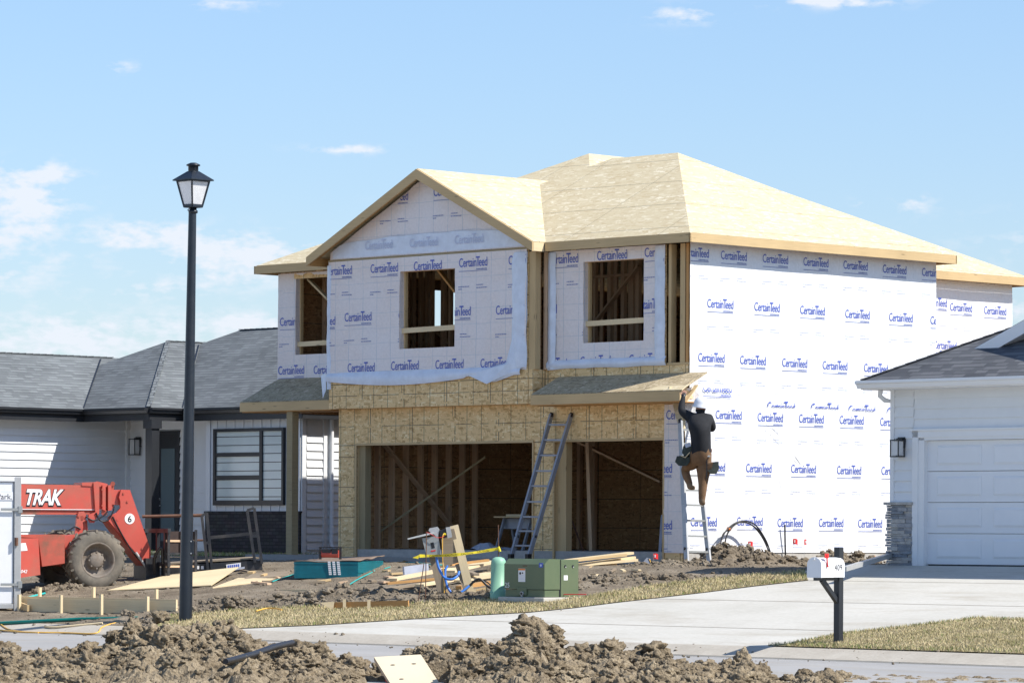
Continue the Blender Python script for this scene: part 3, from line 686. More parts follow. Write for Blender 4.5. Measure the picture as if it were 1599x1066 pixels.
mb.poly([(-9.55, -.345, 7.18), (-3.86, -.345, 7.18), (-3.86, -.345, 7.25), (gx, -.345, 8.78), (-9.55, -.345, 7.25)], 'osb_wall')
mb.build('gable_wall', HB_)
mb = MB(); wall(mb, 1, 0, .02, -3.75, -.60, 4.2, 7.14, [WR], 'osb_wall'); mb.box(-.6, 0, 0, .02, 4.2, 4.86, 'osb_wall'); mb.build('upper_front_wall', HB_)
mb = MB(); wall(mb, 1, .7, .02, -12.25, -9.5, 4.3, 7.2, [WL], 'osb_wall'); mb.build('porch_upper_wall', HB_)
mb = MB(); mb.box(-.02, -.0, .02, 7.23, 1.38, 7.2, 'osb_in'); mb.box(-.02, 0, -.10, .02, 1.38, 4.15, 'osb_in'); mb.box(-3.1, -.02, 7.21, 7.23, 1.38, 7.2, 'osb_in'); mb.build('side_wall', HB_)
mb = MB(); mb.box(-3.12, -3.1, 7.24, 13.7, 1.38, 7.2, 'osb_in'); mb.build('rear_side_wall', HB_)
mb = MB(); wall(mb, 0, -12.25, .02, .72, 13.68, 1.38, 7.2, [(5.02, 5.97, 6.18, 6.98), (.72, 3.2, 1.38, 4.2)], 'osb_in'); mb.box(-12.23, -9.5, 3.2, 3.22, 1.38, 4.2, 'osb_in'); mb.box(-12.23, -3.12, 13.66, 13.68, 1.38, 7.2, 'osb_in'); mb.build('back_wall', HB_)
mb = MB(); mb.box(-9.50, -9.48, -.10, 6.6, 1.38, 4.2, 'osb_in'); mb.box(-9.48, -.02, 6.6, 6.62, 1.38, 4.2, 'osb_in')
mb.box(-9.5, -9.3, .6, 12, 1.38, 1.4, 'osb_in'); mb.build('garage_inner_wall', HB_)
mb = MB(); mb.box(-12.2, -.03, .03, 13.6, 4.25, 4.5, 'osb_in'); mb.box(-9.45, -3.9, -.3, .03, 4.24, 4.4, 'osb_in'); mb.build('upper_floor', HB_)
mb = MB(); mb.box(-9.5, 0, -.10, 7.2, .9, 1.375, 'found')
mb.box(-12.25, -9.5, 3.18, 7.2, .9, 1.375, 'found'); mb.box(-12.25, -3.1, 7.2, 13.7, .9, 1.375, 'found')
mb.build('foundation', HB_)
# slab cut where the garage floor is lower than the wall base: floor slab in front
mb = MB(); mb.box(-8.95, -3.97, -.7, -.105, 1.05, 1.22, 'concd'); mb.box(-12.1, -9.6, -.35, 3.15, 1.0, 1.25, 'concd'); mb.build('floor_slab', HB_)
# orange survey paint letters on the foundation
mb = MB()
for px, ch in ((1207, 'E'), (1359, 'G')):
    mb = MB(); q = FX(px, 873, .004); put_text(mb, ch, (.004, q.y, q.z-.08), (0, 1, 0), (0, 0, 1), .24, 'orange', .01); mb.build('paint_mark', HB_)
# ---- studs, plates, posts
def part(name, m='wood_st', parent=HB_, bevel=0):
    class P_:
        def __enter__(s): s.mb = MB(); return s.mb
        def __exit__(s, *a): s.mb.build(name, parent, bevel=bevel)
    return P_()
def stud(p0, p1, w=.038, h=.14, m='wood_st', up=(0, 0, 1), name='stud'):
    mb = MB(); mb.beam(p0, p1, w, h, m, up); return mb.build(name, HB_)
# corner pack right
stud((-.50, -.0+.07, 4.86), (-.50, .07, 7.12), .14, .07, 'wood', (1, 0, 0), 'corner_post'); stud((-.18, .07, 4.86), (-.18, .07, 7.12), .14, .12, 'wood', (1, 0, 0), 'corner_post')
stud((-.06, .07, 4.86), (-.06, .07, 7.12), .14, .06, 'wood_or', (1, 0, 0), 'corner_post')
stud((-.58, .04, 4.885), (0, .04, 4.885), .10, .04, 'wood', name='sole_plate')
# gable side return
stud((-3.78, -.27, 4.86), (-3.78, -.27, 7.12), .14, .17, 'wood', (1, 0, 0), 'corner_post'); stud((-3.70, -.02, 4.86), (-3.70, -.02, 7.12), .12, .06, 'wood_st', (1, 0, 0), 'corner_post')
mb = MB(); mb.box(-3.87, -3.74, -.34, 0, 4.2, 4.86, 'osb_wall'); mb.box(-3.88, -3.86, -.19, 0, 4.86, 7.14, 'osb_in'); mb.build('gable_return', HB_)
# band joint between storeys on the gable
mb = MB(); mb.box(-9.57, -3.86, -.375, -.35, 7.17, 7.21, 'wood_gr'); mb.build('band_joint', HB_)
# garage door frames
for (a, b, c, d) in (D1, D2):
    mb = MB(); mb.box(a-.03, b+.03, -.145, .10, d, d+.045, 'wood'); mb.build('door_header', HB_)
    mb = MB(); mb.box(b, b+.04, -.145, .10, 1.2, d, 'wood'); mb.build('door_jamb', HB_)
    mb = MB(); mb.box(a-.04, a, -.145, .10, 1.2, d, 'wood'); mb.build('door_jamb', HB_)
stud((-8.86, .02, 1.2), (-8.86, .02, 3.46), .16, .18, 'wood_gr', (1, 0, 0), 'door_post'); stud((-3.24, .02, 1.2), (-3.24, .02, 3.46), .16, .24, 'wood', (1, 0, 0), 'door_post')
mb = MB(); mb.box(-3.90, -3.40, -.13, -.09, 1.15, 1.375, 'found'); mb.build('pier_footing', HB_)
# garage left wall studs seen through the double door (placed on the wall itself)
for px in (568, 590, 612, 634, 657, 679, 701, 722, 742):
    q = FX(px, 780, -9.40); 
    if q.y < 6.5: stud((-9.41, q.y, 1.38), (-9.41, q.y, 4.2), .14, .05, 'wood_st', (0, 1, 0))
stud(FX(600, 694, -9.3), FX(705, 822, -9.3), .04, .13, 'wood_st', (1, 0, 0), 'brace'); 
for q0, q1 in (((721, 694), (775, 820)),): stud(FY(*q0, 5.0), FY(*q1, 5.0), .04, .13, 'wood_st', (0, 1, 0), 'brace')
for px in (752, 905, 921, 928): q = FY(px, 780, 6.5); stud((q.x, 6.5, 1.38), (q.x, 6.5, 4.2), .09, .09, 'wood_st', (1, 0, 0))
stud(FY(905, 690, 3.2), FY(1034, 752, 3.2), .04, .16, 'wood_st', (0, 1, 0), 'brace')
stud(FY(919, 690, 2.4), FY(925, 862, 2.4), .09, .10, 'wood_st', (0, 1, 0))
mb = MB()
for i in range(12): mb.box(-9.4, -.1, .25+i*.53, .29+i*.53, 3.95, 4.2, 'wood_st')
mb.build('floor_joist', HB_)
# upper storey partition studs
for px in (637, 646, 657, 667, 675, 693, 704):
    q = FY(px, 480, 2.6); stud((q.x, 2.6, 4.5), (q.x, 2.6, 7.2), .09, .06 if px != 693 else .1, 'wood_st', (1, 0, 0))
for px in (641, 661): q = FY(px, 480, 4.4); stud((q.x, 4.4, 4.5), (q.x, 4.4, 7.2), .09, .09, 'wood_st', (1, 0, 0))
for px in (923, 930, 953, 974, 988, 997): q = FY(px, 480, 2.3); stud((q.x, 2.3, 4.5), (q.x, 2.3, 7.2), .09, .09 if px > 940 else .06, 'wood_st', (1, 0, 0))
for px in (916, 940, 962, 984): q = FY(px, 480, 3.6); stud((q.x, 3.6, 4.5), (q.x, 3.6, 7.2), .04, .09, 'wood_st', (1, 0, 0))
stud(FY(915, 433, 2.3), FY(1000, 428, 2.3), .09, .05, 'wood_st', name='blocking')
stud(FY(930, 502, 2.2), FY(998, 415, 2.2), .04, .11, 'wood_st', (0, 1, 0), 'brace'); stud(FY(680, 415, .3), FY(712, 456, .3), .04, .10, 'wood_or', (0, 1, 0), 'brace')
stud(FY(640, 540, 3.2), FY(684, 515, 3.2), .04, .11, 'wood_st', (0, 1, 0), 'brace'); stud(FY(684, 520, 3.2), FY(712, 545, 3.2), .04, .11, 'wood_st', (0, 1, 0), 'brace')
stud(FY(482, 436, 1.0), FY(516, 470, 1.0), .04, .10, 'wood_lt', (0, 1, 0), 'brace')
for px in (468, 492, 508): q = FY(px, 480, 1.8); stud((q.x, 1.8, 4.5), (q.x, 1.8, 7.2), .09, .10, 'wood_st', (1, 0, 0))
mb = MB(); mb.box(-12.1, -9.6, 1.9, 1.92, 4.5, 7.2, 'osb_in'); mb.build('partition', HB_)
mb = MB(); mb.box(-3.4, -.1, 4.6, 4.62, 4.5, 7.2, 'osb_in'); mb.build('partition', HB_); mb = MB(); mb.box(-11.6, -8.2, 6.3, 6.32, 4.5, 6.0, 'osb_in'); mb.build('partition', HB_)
stud((-12.22, 5.50, 6.18), (-12.22, 5.50, 6.98), .04, .17, 'wood_st', (0, 1, 0)); 
# temporary rails and wrapped jambs of the window openings
for (a, b, c, d), y, k, zz in ((WG, -.35, 1, 5.72), (WR, 0, 1, 5.71), (WL, .7, 1, 5.62)):
    mb = MB(); mb.beam((a, y+.06, zz), (b, y+.06, zz+.02), .04, .10, 'wood_lt'); mb.build('window_rail', HB_)
    mb = MB(); mb.box(a, a+.012, y-.01, y+.17, c, d, 'wrap_sh'); mb.box(a+.012, a+.05, y+.10, y+.17, c, d, 'wood'); mb.box(a, b, y+.02, y+.17, c-.03, c+.005, 'wood_st'); mb.box(a, b, y+.02, y+.17, d-.005, d+.03, 'wood_st')
    mb.box(b-.015, b, y+.02, y+.17, c, d, 'wood_st'); mb.build('window_jamb', HB_)
mb = MB(); mb.box(WL[0]-.03, -9.55, .675, .70, 6.98, 7.09, 'osb_wall'); mb.build('window_header', HB_)
# ---- house wrap sheets with the printed wordmarks
def wrapsheet(name, ax, c, sg, a0, a1, z0, z1, holes, m, logos, amp=.012, keep=None, ink='ink', topfn=None, botfn=None, faint=True, parent=HB_, lw=.79):
    """sheet on plane axis=c with its outside at sg side"""
    mb = MB(); A = [a0]; st = .11
    cuts = sorted({a0, a1, *[h[0] for h in holes], *[h[1] for h in holes]}); zc = sorted({z0, z1, *[h[2] for h in holes], *[h[3] for h in holes]})
    def lin(cs):
        out = []
        for p, q in zip(cs, cs[1:]):
            n = max(1, int((q-p)/st)); out += [p+(q-p)*i/n for i in range(n)]
        return out+[cs[-1]]
    A = lin(cuts); Z = lin(zc)
    def P3(a, z, d=0):
        zz = z
        if topfn: zz = min(zz, topfn(a))
        if botfn: zz = max(zz, botfn(a))
        wv = amp*(noise.noise(Vector((a*1.1, z*.7, c)))+.5*noise.noise(Vector((a*3+z, z*3, c)))+.7)
        e = min(a-a0, a1-a, z-z0, z1-z); wv += amp*1.2*max(0, 1-e/.12)*(1+noise.noise(Vector((a*4, z*4, 1))))
        off = c+sg*(.006+max(0, wv)+d); return (a, off, zz) if ax == 1 else (off, a, zz)
    V = [P3(a, z) for z in Z for a in A]; nx = len(A); Fs = []
    for j in range(len(Z)-1):
        for i in range(nx-1):
            am, zm = (A[i]+A[i+1])/2, (Z[j]+Z[j+1])/2
            if any(h[0] < am < h[1] and h[2] < zm < h[3] for h in holes): continue
            if topfn and Z[j] > topfn(am): continue
            if botfn and Z[j+1] < botfn(am): continue
            Fs.append((j*nx+i, j*nx+i+1, (j+1)*nx+i+1, (j+1)*nx+i))
    mb.mesh(V, Fs, m, sm=True)
    ks = keep or [(a0+.01, a1-.01, z0+.02, z1-.01)]
    for h in holes:
        nk = []
        for r in ks:
            if h[0] >= r[1] or h[1] <= r[0] or h[2] >= r[3] or h[3] <= r[2]: nk.append(r); continue
            if r[0] < h[0]: nk.append((r[0], h[0], r[2], r[3]))
            if r[1] > h[1]: nk.append((h[1], r[1], r[2], r[3]))
            x0, x1 = max(r[0], h[0]), min(r[1], h[1])
            if r[2] < h[2]: nk.append((x0, x1, r[2], h[2]))
            if r[3] > h[3]: nk.append((x0, x1, h[3], r[3]))
        ks = nk
    for a, z, *wd in logos:
        W_ = wd[0] if wd else lw
        for tr, mt in ((LOGO[0], ink), (LOGO[1], 'ink2' if ink == 'ink' else 'ink3'), (LOGO[2], 'ink2' if (ink == 'ink' and faint) else 'ink3')):  # fine print on sunlit walls takes paler ink, the sun's washout in its colour
            T = [[(a+(p[0]-.5)*W_, z+p[1]*W_) for p in t_] for t_ in tr]
            if topfn: T = [t_ for t_ in T if all(p[1] < topfn(p[0])-.005 for p in t_)]
            if botfn: T = [t_ for t_ in T if all(p[1] > botfn(p[0])+.03 for p in t_)]
            stamp(mb, T, lambda u, v: P3(u, v, .007), ks, mt)
    return mb.build(name, parent, recalc=False)
def LY(y, L_): return [(lambda q: (q.x, q.z))(FY(a, b, y)) for a, b in L_]
def LX(x, L_): return [(lambda q: (q.y, q.z))(FX(a, b, x)) for a, b in L_]
gab = LY(-.35, [(530, 429), (601, 425), (669, 421), (740, 416), (818, 412), (560, 501), (645, 498), (714, 493), (798, 490), (504, 508), (565, 580), (633, 577), (703, 575), (774, 573), (490, 583)])
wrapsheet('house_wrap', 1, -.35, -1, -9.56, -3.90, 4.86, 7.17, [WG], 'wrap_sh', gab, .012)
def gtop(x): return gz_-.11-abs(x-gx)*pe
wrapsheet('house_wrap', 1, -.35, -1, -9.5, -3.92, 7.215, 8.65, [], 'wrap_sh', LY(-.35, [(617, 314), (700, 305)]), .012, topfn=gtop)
# pale laminated band with faint ghost print at the gable foot
mb = MB(); n_ = 26
def gb(x): return 7.235, min(gtop(x)-.01, 7.56+.10*math.sin((x+9.5)*.5)-.05+.02*noise.noise(Vector((x*2, 0, 0))))
V = []; 
for i in range(n_+1):
    x = -9.42+i*(5.4/n_); a, b = gb(x); V += [(x, -.385-.01*noise.noise(Vector((x*5, 1, 0))), a), (x, -.392-.01*noise.noise(Vector((x*5, 3, 0))), max(a, b))]
mb.mesh(V, [(2*i, 2*i+2, 2*i+3, 2*i+1) for i in range(n_)], 'wrap_flap', True)
for a, z in LY(-.39, [(592, 389), (662, 385), (733, 380)]):
    stamp(mb, [[(a+(p[0]-.5)*.79, z+p[1]*.79) for p in t_] for t_ in LOGO[0]], lambda u, v: (u, -.409, v), [(-9.3, -4.3, 7.25, 7.6)], 'ink3')
mb.build('wrap_band', HB_, recalc=False)
upR = LY(0, [(881, 411), (957, 405), (1032, 400), (848, 490), (935, 486), (1014, 482), (864, 574), (931, 570), (1008, 567)])
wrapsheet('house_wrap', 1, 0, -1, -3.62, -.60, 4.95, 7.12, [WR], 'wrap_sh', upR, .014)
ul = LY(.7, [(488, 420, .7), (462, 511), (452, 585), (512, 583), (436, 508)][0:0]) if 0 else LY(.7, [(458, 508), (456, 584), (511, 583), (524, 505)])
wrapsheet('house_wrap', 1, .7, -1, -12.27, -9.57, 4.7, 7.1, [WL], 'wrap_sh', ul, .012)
sideL = LX(0, [(1085, 401), (1145, 406), (1210, 411), (1273, 416), (1335, 421), (1396, 427), (1457, 432)]) + LX(0, [(1124, 481), (1197, 486), (1268, 491), (1338, 497), (1406, 502), (1470, 507)]) \
    + LX(0, [(1110, 565), (1175, 569), (1240, 573), (1303, 577), (1367, 581), (1428, 584)])
wrapsheet('house_wrap', 0, 0, 1, -.01, 7.24, 4.17, 7.15, [], 'wrap_sun', sideL, .007, lw=.73, faint=False)
lowL = LX(0, [(1137, 654), (1202, 658), (1266, 660), (1329, 662), (1392, 665), (1111, 735), (1184, 737), (1254, 738), (1325, 740), (1394, 741), (1098, 821), (1170, 820), (1233, 822), (1297, 822), (1358, 823), (1066, 652), (1418, 823)])
wrapsheet('house_wrap', 0, 0, 1, -.13, 7.24, 1.37, 4.168, [], 'wrap_sun', lowL, .007, lw=.73, faint=False)
for pts_ in (((1186, 664), (1204, 680), (1222, 700), (1238, 716), (1248, 727)), ((1196, 662), (1214, 676), (1232, 700), (1250, 724)), ((1206, 668), (1226, 690), (1250, 726)), ((1292, 690), (1293, 710), (1297, 740), (1300, 745)), ((1390, 700), (1391, 722), (1394, 742)), ((1251, 735), (1252, 760), (1252, 790)), ((1305, 742), (1304, 770), (1305, 788)), ((1215, 742), (1220, 762), (1224, 774)), ((1120, 610), (1150, 616), (1190, 612), (1240, 618)), ((1128, 590), (1160, 600), (1210, 606), (1300, 607))):
    q_ = [FX(a, b, .012) for a, b in pts_]; mb = MB(); n = len(q_); vs = []
    for i, p in enumerate(q_): w_ = .016*sin(pi*(i+.5)/n)+.003; vs += [p+Vector((-.004, -w_, w_*.6)), p+Vector((.0035, 0, 0)), p+Vector((-.004, w_, -w_*.6))]
    mb.mesh(vs, [(3*i+k, 3*i+k+1, 3*i+k+4, 3*i+k+3) for i in range(n-1) for k in (0, 1)], 'wrap_sun', True); mb.build('wrap_crease', HB_, recalc=False)
# overlapped row of half-hidden wordmarks just above the lap
mb = MB()
for (a, z), cut in zip(LX(0, [(1118, 612), (1218, 642), (1286, 644), (1344, 647), (1404, 650)]), (0, 1, 1, 1, 1)):
    rc = (0, 7.2, z+.075, z+.5) if cut else (0, 7.2, z-.5, z+.07)
    mb = MB(); stamp(mb, [[(a+(p[0]-.5)*.8, z+p[1]*.8) for p in t_] for t_ in LOGO[0]+(LOGO[1] if not cut else [])], lambda u, v: (.036, u, v), [rc], 'ink'); mb.build('lap_print', HB_, recalc=False)
frL = LY(-.12, [(1066, 654), (1026, 738), (1026, 826)])
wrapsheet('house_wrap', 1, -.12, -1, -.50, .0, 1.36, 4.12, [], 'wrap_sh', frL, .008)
bk = LX(-3.1, [(1500, 486), (1553, 491), (1460, 478), (1483, 560), (1560, 566), (1475, 545)])
wrapsheet('house_wrap', 0, -3.1, 1, 7.24, 13.7, 1.38, 7.12, [], 'wrap_sun', bk, .010, lw=.76, faint=False)
# loose hanging hem of the gable wrap, with the folded corner
def hem(x): return 4.86-.03-.20*max(0, sin((x+9.6)/4.6*pi))**.8*(x < -5.0) - (0 if x < -5.2 else (.02+.03*sin(x*9)))
mb = MB(); n_ = 60; V = []
for i in range(n_+1):
    x = -9.58+i*(5.55/n_)
    lo = 4.76-.12*max(0, sin(min(1, (x+9.58)/4.3)*pi))**.9
    if x > -5.6: lo = 4.76-.13*max(0, 1-abs(x+4.75)/.55)
    for k in range(5):
        t_ = k/4; z = 4.93+(lo-4.93)*t_
        V.append((x, -.375-.05*sin(t_*pi*.8)-.02*noise.noise(Vector((x*2.2, t_*2, 0))), z))
mb.mesh(V, [(5*i+k, 5*i+k+1, 5*i+k+6, 5*i+k+5) for i in range(n_) for k in range(4)], 'wrap_flap', True)
mb.build('wrap_hem', HB_, recalc=False)
def curl(name, x0, x1, y, z0, z1, seedv, m='wrap_flap'):   # loose vertical edge
    mb = MB(); V = []; n = 26
    for i in range(n+1):
        z = z0+(z1-z0)*i/n; e = .035*noise.noise(Vector((z*1.7, seedv, 0)))
        for k in range(5):
            t_ = k/4; V.append((x0+(x1-x0)*t_+e*t_, y-.012-.045*sin(t_*pi)-.02*noise.noise(Vector((z*3, t_*3, seedv))), z))
    mb.mesh(V, [(5*i+k, 5*i+k+1, 5*i+k+6, 5*i+k+5) for i in range(n) for k in range(4)], m, True); mb.build(name, HB_, recalc=False)
curl('wrap_edge', -4.30, -3.89, -.36, 4.9, 7.12, 1.); curl('wrap_edge', -3.66, -3.45, -.02, 4.86, 7.1, 2.); curl('wrap_edge', -.86, -.60, -.02, 4.9, 7.1, 3.)
curl('wrap_edge', -9.60, -9.48, -.35, 4.6, 7.1, 4.)
mb = MB(); V = [(-5.5, -.42, 4.80), (-4.9, -.46, 4.60), (-4.35, -.43, 4.98), (-3.92, -.39, 4.92), (-4.25, -.40, 5.5), (-4.45, -.38, 5.0)]
mb.mesh(V, [(0, 1, 2), (1, 3, 2), (2, 3, 4), (0, 2, 5), (5, 2, 4)], 'wrap_flap'); mb.build('wrap_fold', HB_, recalc=False)
mb = MB(); V = []; n_ = 30
for i in range(n_+1):
    x = -3.66+i*(3.1/n_)
    for k in range(4): t_ = k/3; V.append((x, -.03-.05*sin(t_*pi)-.01*noise.noise(Vector((x*3, t_, 2))), 5.03-(.17+.03*noise.noise(Vector((x*1.5, 0, 4))))*t_))
mb.mesh(V, [(4*i+k, 4*i+k+1, 4*i+k+5, 4*i+k+4) for i in range(n_) for k in range(3)], 'wrap_flap', True); mb.build('wrap_hem', HB_, recalc=False)
# ---- lean-to canopy over the single door and porch roof on the left
def canopy(name, x0, x1, yw, yf, zf, zt, lrun, rrun, sun=False):
    """x0..x1 at the front edge; lrun / rrun: how far the top edge is set in"""
    mb = MB(); mb.poly([(x0, yf, zf), (x1, yf, zf), (x1-rrun, yw, zt), (x0+lrun, yw, zt)], 'osb_old')
    o = mb.build(name, HB_, recalc=False); s_ = o.modifiers.new('t', 'SOLIDIFY'); s_.thickness = .02; s_.offset = -1
    mb = MB(); mb.beam((x0, yf+.01, zf-.105), (x1, yf+.01, zf-.105), .038, .185, 'wood'); mb.build('canopy_fascia', HB_)
    mb = MB(); mb.box(x0+.02, x1-.02, yf+.03, yw-.01, zf-.215, zf-.20, 'wood_or'); mb.build('canopy_soffit', HB_)
a = FY(829, 616, -.75); b = FY(1062, 609, -.75)
canopy('canopy_roof', a.x, b.x, -.005, -.75, a.z, a.z+.36, 0, 0)
CZ = a.z; CXR = b.x
mb = MB(); mb.poly([(CXR-.9, -.76, CZ+.012), (CXR+.05, -.76, CZ+.012), (.42, -.35, CZ+.20), (.30, .0, CZ+.33), (CXR-.35, .0, CZ+.32)], 'osb_roof')
o = mb.build('canopy_sheet', HB_, recalc=False); s_ = o.modifiers.new('t', 'SOLIDIFY'); s_.thickness = .02; s_.offset = -1
mb = MB(); mb.beam((.13, -.70, CZ-.03), (.13, 0, CZ-.03), .03, .2, 'wood_lt'); mb.beam((.20, -.55, CZ-.42), (.20, -.02, CZ+.12), .02, .1, 'wood_lt', (1, 0, 0)); mb.build('canopy_return', HB_)
mb = MB(); mb.poly([(.03, -.5, CZ-.2), (.03, -.13, CZ-.2), (.03, -.13, CZ-.75), (.03, -.35, CZ-.6)], 'osb_roof'); mb.build('loose_board', HB_)
mb = MB(); V = [(.14, -.3, CZ+.02), (.16, -.08, CZ+.1), (.2, .05, CZ-.05), (.08, -.2, CZ-.5), (.10, .02, CZ-.7)]; mb.mesh(V, [(0, 1, 3), (1, 2, 4), (1, 4, 3)], 'wrap_sun'); mb.build('wrap_fold', HB_, recalc=False)
a2 = FY(375, 628, -.3); b2 = FY(513, 627, -.3)
canopy('porch_roof', a2.x, -9.56, .69, -.30, a2.z, a2.z+.52, .10, 0)
mb = MB(); mb.beam((a2.x+.02, -.28, a2.z-.10), (a2.x+.02, .69, a2.z-.10), .038, .185, 'wood_lt'); mb.build('canopy_fascia', HB_)
q = FY(453, 855, -.20); mb = MB(); mb.box(q.x-.09, q.x+.09, -.24, -.06, 1.15, a2.z-.20, 'wood_gr'); mb.build('porch_post', HB_, bevel=.006)
mb = MB(); mb.poly([(-9.6, -.40, 4.95), (-9.56, -.42, 4.6), (-9.68, -.40, 4.42), (-9.85, -.3, 4.88)], 'wrap_flap'); mb.build('wrap_fold', HB_, recalc=False)
# ================================================================== the neighbouring finished houses
def lap(mb, ax, c, sg, a0, a1, z0, z1, m, ex=.18, holes=()):
    """clapboards as tilted boards; plane axis=c, outside at sg"""
    z = z0
    while z < z1-.01:
        zt = min(z+ex, z1); segs = [(a0, a1)]
        for h in holes:
            if h[2] < (z+zt)/2 < h[3]:
                ns = []
                for p, q in segs:
                    if h[0] > p: ns.append((p, min(q, h[0])))
                    if h[1] < q: ns.append((max(p, h[1]), q))
                    if h[0] >= q or h[1] <= p: ns = [s_ for s_ in ns]; 
                segs = ns
        for p, q in segs:
            if q-p < .01: continue
            P3 = (lambda a, o, zz: (a, c+sg*o, zz)) if ax == 1 else (lambda a, o, zz: (c+sg*o, a, zz))
            mb.poly([P3(p, .034, z), P3(q, .034, z), P3(q, .006, zt), P3(p, .006, zt)], m); mb.poly([P3(p, .034, z), P3(q, .034, z), P3(q, .0, z), P3(p, .0, z)], m)
        z = zt
def roof_planes(name, quads, parent, m, th=.03):
    mb = MB()
    for q in quads: mb.poly(q, m)
    o = mb.build(name, parent, recalc=False); s_ = o.modifiers.new('t', 'SOLIDIFY'); s_.thickness = th; s_.offset = -1; return o
def caps(mb, pts, m, w_=.12):           # ridge / hip cap courses
    for a, b in pts:
        a, b = Vector(a), Vector(b); n = max(1, int((b-a).length/.2)); d = (b-a)/n
        for i in range(n): mb.beam(a+d*i+Vector((0, 0, .012)), a+d*(i+1.08)+Vector((0, 0, .004)), w_*1.2, .02, m)
LH = thing('grey_roof_house', 'finished white single-storey house with dark shingle roof, left behind the red lift', 'house', H, off=(-18, 3.3, 1.15))
EL = 4.47; P = .5
wing = (-25.72, -20.36, -12., 9.); porch = (-24.87, -18.07, 2.0, 12.); mainr = (-24.74, -14.1, 3.0, 11.)
quads = hipq(*wing, EL, .5)+hipq(*porch, EL, .5)+hipq(*mainr, EL, .5)
roof = roof_planes('roof', quads, LH, 'shing')
CAPS = [((-18.07, 2, EL), (-21.47, 5.4, EL+1.7)), ((-14.1, 3, EL), (-18.1, 7, EL+2)), ((-20.74, 7, EL+2), (-18.1, 7, EL+2)), ((-21.47, 5.4, EL+1.7), (-21.47, 8.0, EL+1.7)), ((-23.04, 5.0, EL+1.34), (-23.04, -9, EL+1.34))]
for c_ in CAPS: mb = MB(); caps(mb, [c_], 'shing', .09); mb.build('ridge_cap', roof)
# valleys as dark creases
mb = MB(); mb.beam((-20.40, 2.02, EL+.02), (-22.9, 4.54, EL+1.29), .03, .02, 'black'); mb.beam((-18.1, 3.0, EL+.015), (-21.3, 6.2, EL+1.64), .03, .02, 'black'); mb.build('valley', roof)
def gutter(mb, p0, p1, m, out, h=.12, d=.12):
    p0, p1, o_ = Vector(p0), Vector(p1), Vector(out); z = Vector((0, 0, 1))
    prof = [(0, 0), (d*.55, 0), (d*.75, h*.5), (d, h*.65), (d, h), (d-.015, h), (0, h*.9)]
    a = [p0+o_*x+z*y for x, y in prof]; mb.prism(a, p1-p0, m)
mb = MB(); zg = EL-.13
gutter(mb, (-18.07, 2.0, zg), (-20.3, 2.0, zg), 'black', (0, -1, 0)); gutter(mb, (-18.07, 2.0, zg), (-18.07, 3.0, zg), 'black', (1, 0, 0)); gutter(mb, (-18.0, 3.0, zg), (-14.1, 3.0, zg), 'black', (0, -1, 0)); gutter(mb, (-20.36, 2.0, zg), (-20.36, -12, zg), 'black', (1, 0, 0)); gutter(mb, (-14.1, 3.0, zg), (-14.1, 11, zg), 'black', (1, 0, 0))
mb.build('gutter', LH)
mb = MB(); zf = EL-.29
for q0, q1 in (((-18.09, 2.03), (-20.36, 2.03)), ((-18.09, 2.03), (-18.09, 3.03)), ((-18.09, 3.03), (-14.12, 3.03)), ((-20.38, 2.03), (-20.38, -12)), ((-14.12, 3.03), (-14.12, 11))):
    mb.beam((*q0, zf+.11), (*q1, zf+.11), .03, .22, 'black')
mb.build('fascia', LH)
mb = MB(); mb.box(-20.36, -18.1, 2.05, 3.7, zf+.06, zf+.08, 'white'); mb.box(-20.8, -20.38, -12, 2.05, zf+.06, zf+.08, 'white'); mb.box(-18.1, -14.15, 3.05, 3.3, zf+.06, zf+.08, 'black'); mb.box(-14.45, -14.14, 3.05, 11, zf+.06, zf+.08, 'black'); mb.build('soffit', LH)
# walls
WX = -20.8; DY = 3.7
dl, dr = FY(240, 700, DY).x, FY(282, 700, DY).x
mb = MB(); mb.box(WX-.1, WX, -12, 3.7, 1.1, 4.4, 'white'); lap(mb, 0, WX, 1, -12, DY-.10, 1.15, 4.33, 'white'); mb.box(WX-.02, WX+.06, DY-.14, DY+.03, 1.15, 4.33, 'trim'); mb.build('wing_wall', LH)
mb = MB(); mb.box(WX, -17.56, DY+.03, DY+.12, 1.1, 4.4, 'white'); lap(mb, 1, DY, -1, WX+.04, -17.56, 1.15, 4.33, 'white', holes=[(dl, dr, 1, 4.0)]); mb.box(-17.72, -17.56, DY-.04, DY-.02, 1.15, 4.33, 'trim'); mb.build('entry_wall', LH)
mb = MB(); mb.box(-17.56, -14.45, 3.33, 3.43, 1.1, 4.4, 'white'); x = -17.56
mb.box(-17.56, -14.45, 3.30, 3.33, 2.17, 4.33, 'white')
while x < -14.5: mb.box(x-.02, x+.02, 3.283, 3.30, 2.17, 4.33, 'trim'); x += .30
mb.box(-17.60, -17.46, 3.27, 3.282, 2.17, 4.33, 'trim'); mb.box(-14.57, -14.45, 3.27, 3.282, 2.17, 4.33, 'trim'); mb.build('front_wall', LH)
mb = MB(); mb.box(-17.58, -14.43, 3.24, 3.31, 1.0, 2.13, 'brick'); mb.box(-17.6, -14.41, 3.22, 3.31, 2.13, 2.17, 'brick'); mb.build('brick_skirt', LH)
mb = MB(); mb.box(-14.55, -14.45, 3.43, 11, 1.1, 4.4, 'white'); lap(mb, 0, -14.45, 1, 3.45, 11, 1.15, 4.3, 'white'); mb.box(-14.45, -14.41, 3.3, 3.42, 1.15, 4.3, 'trim'); mb.box(-14.44, -14.405, 3.93, 4.03, 1.15, 4.3, 'trim'); mb.build('side_wall', LH)
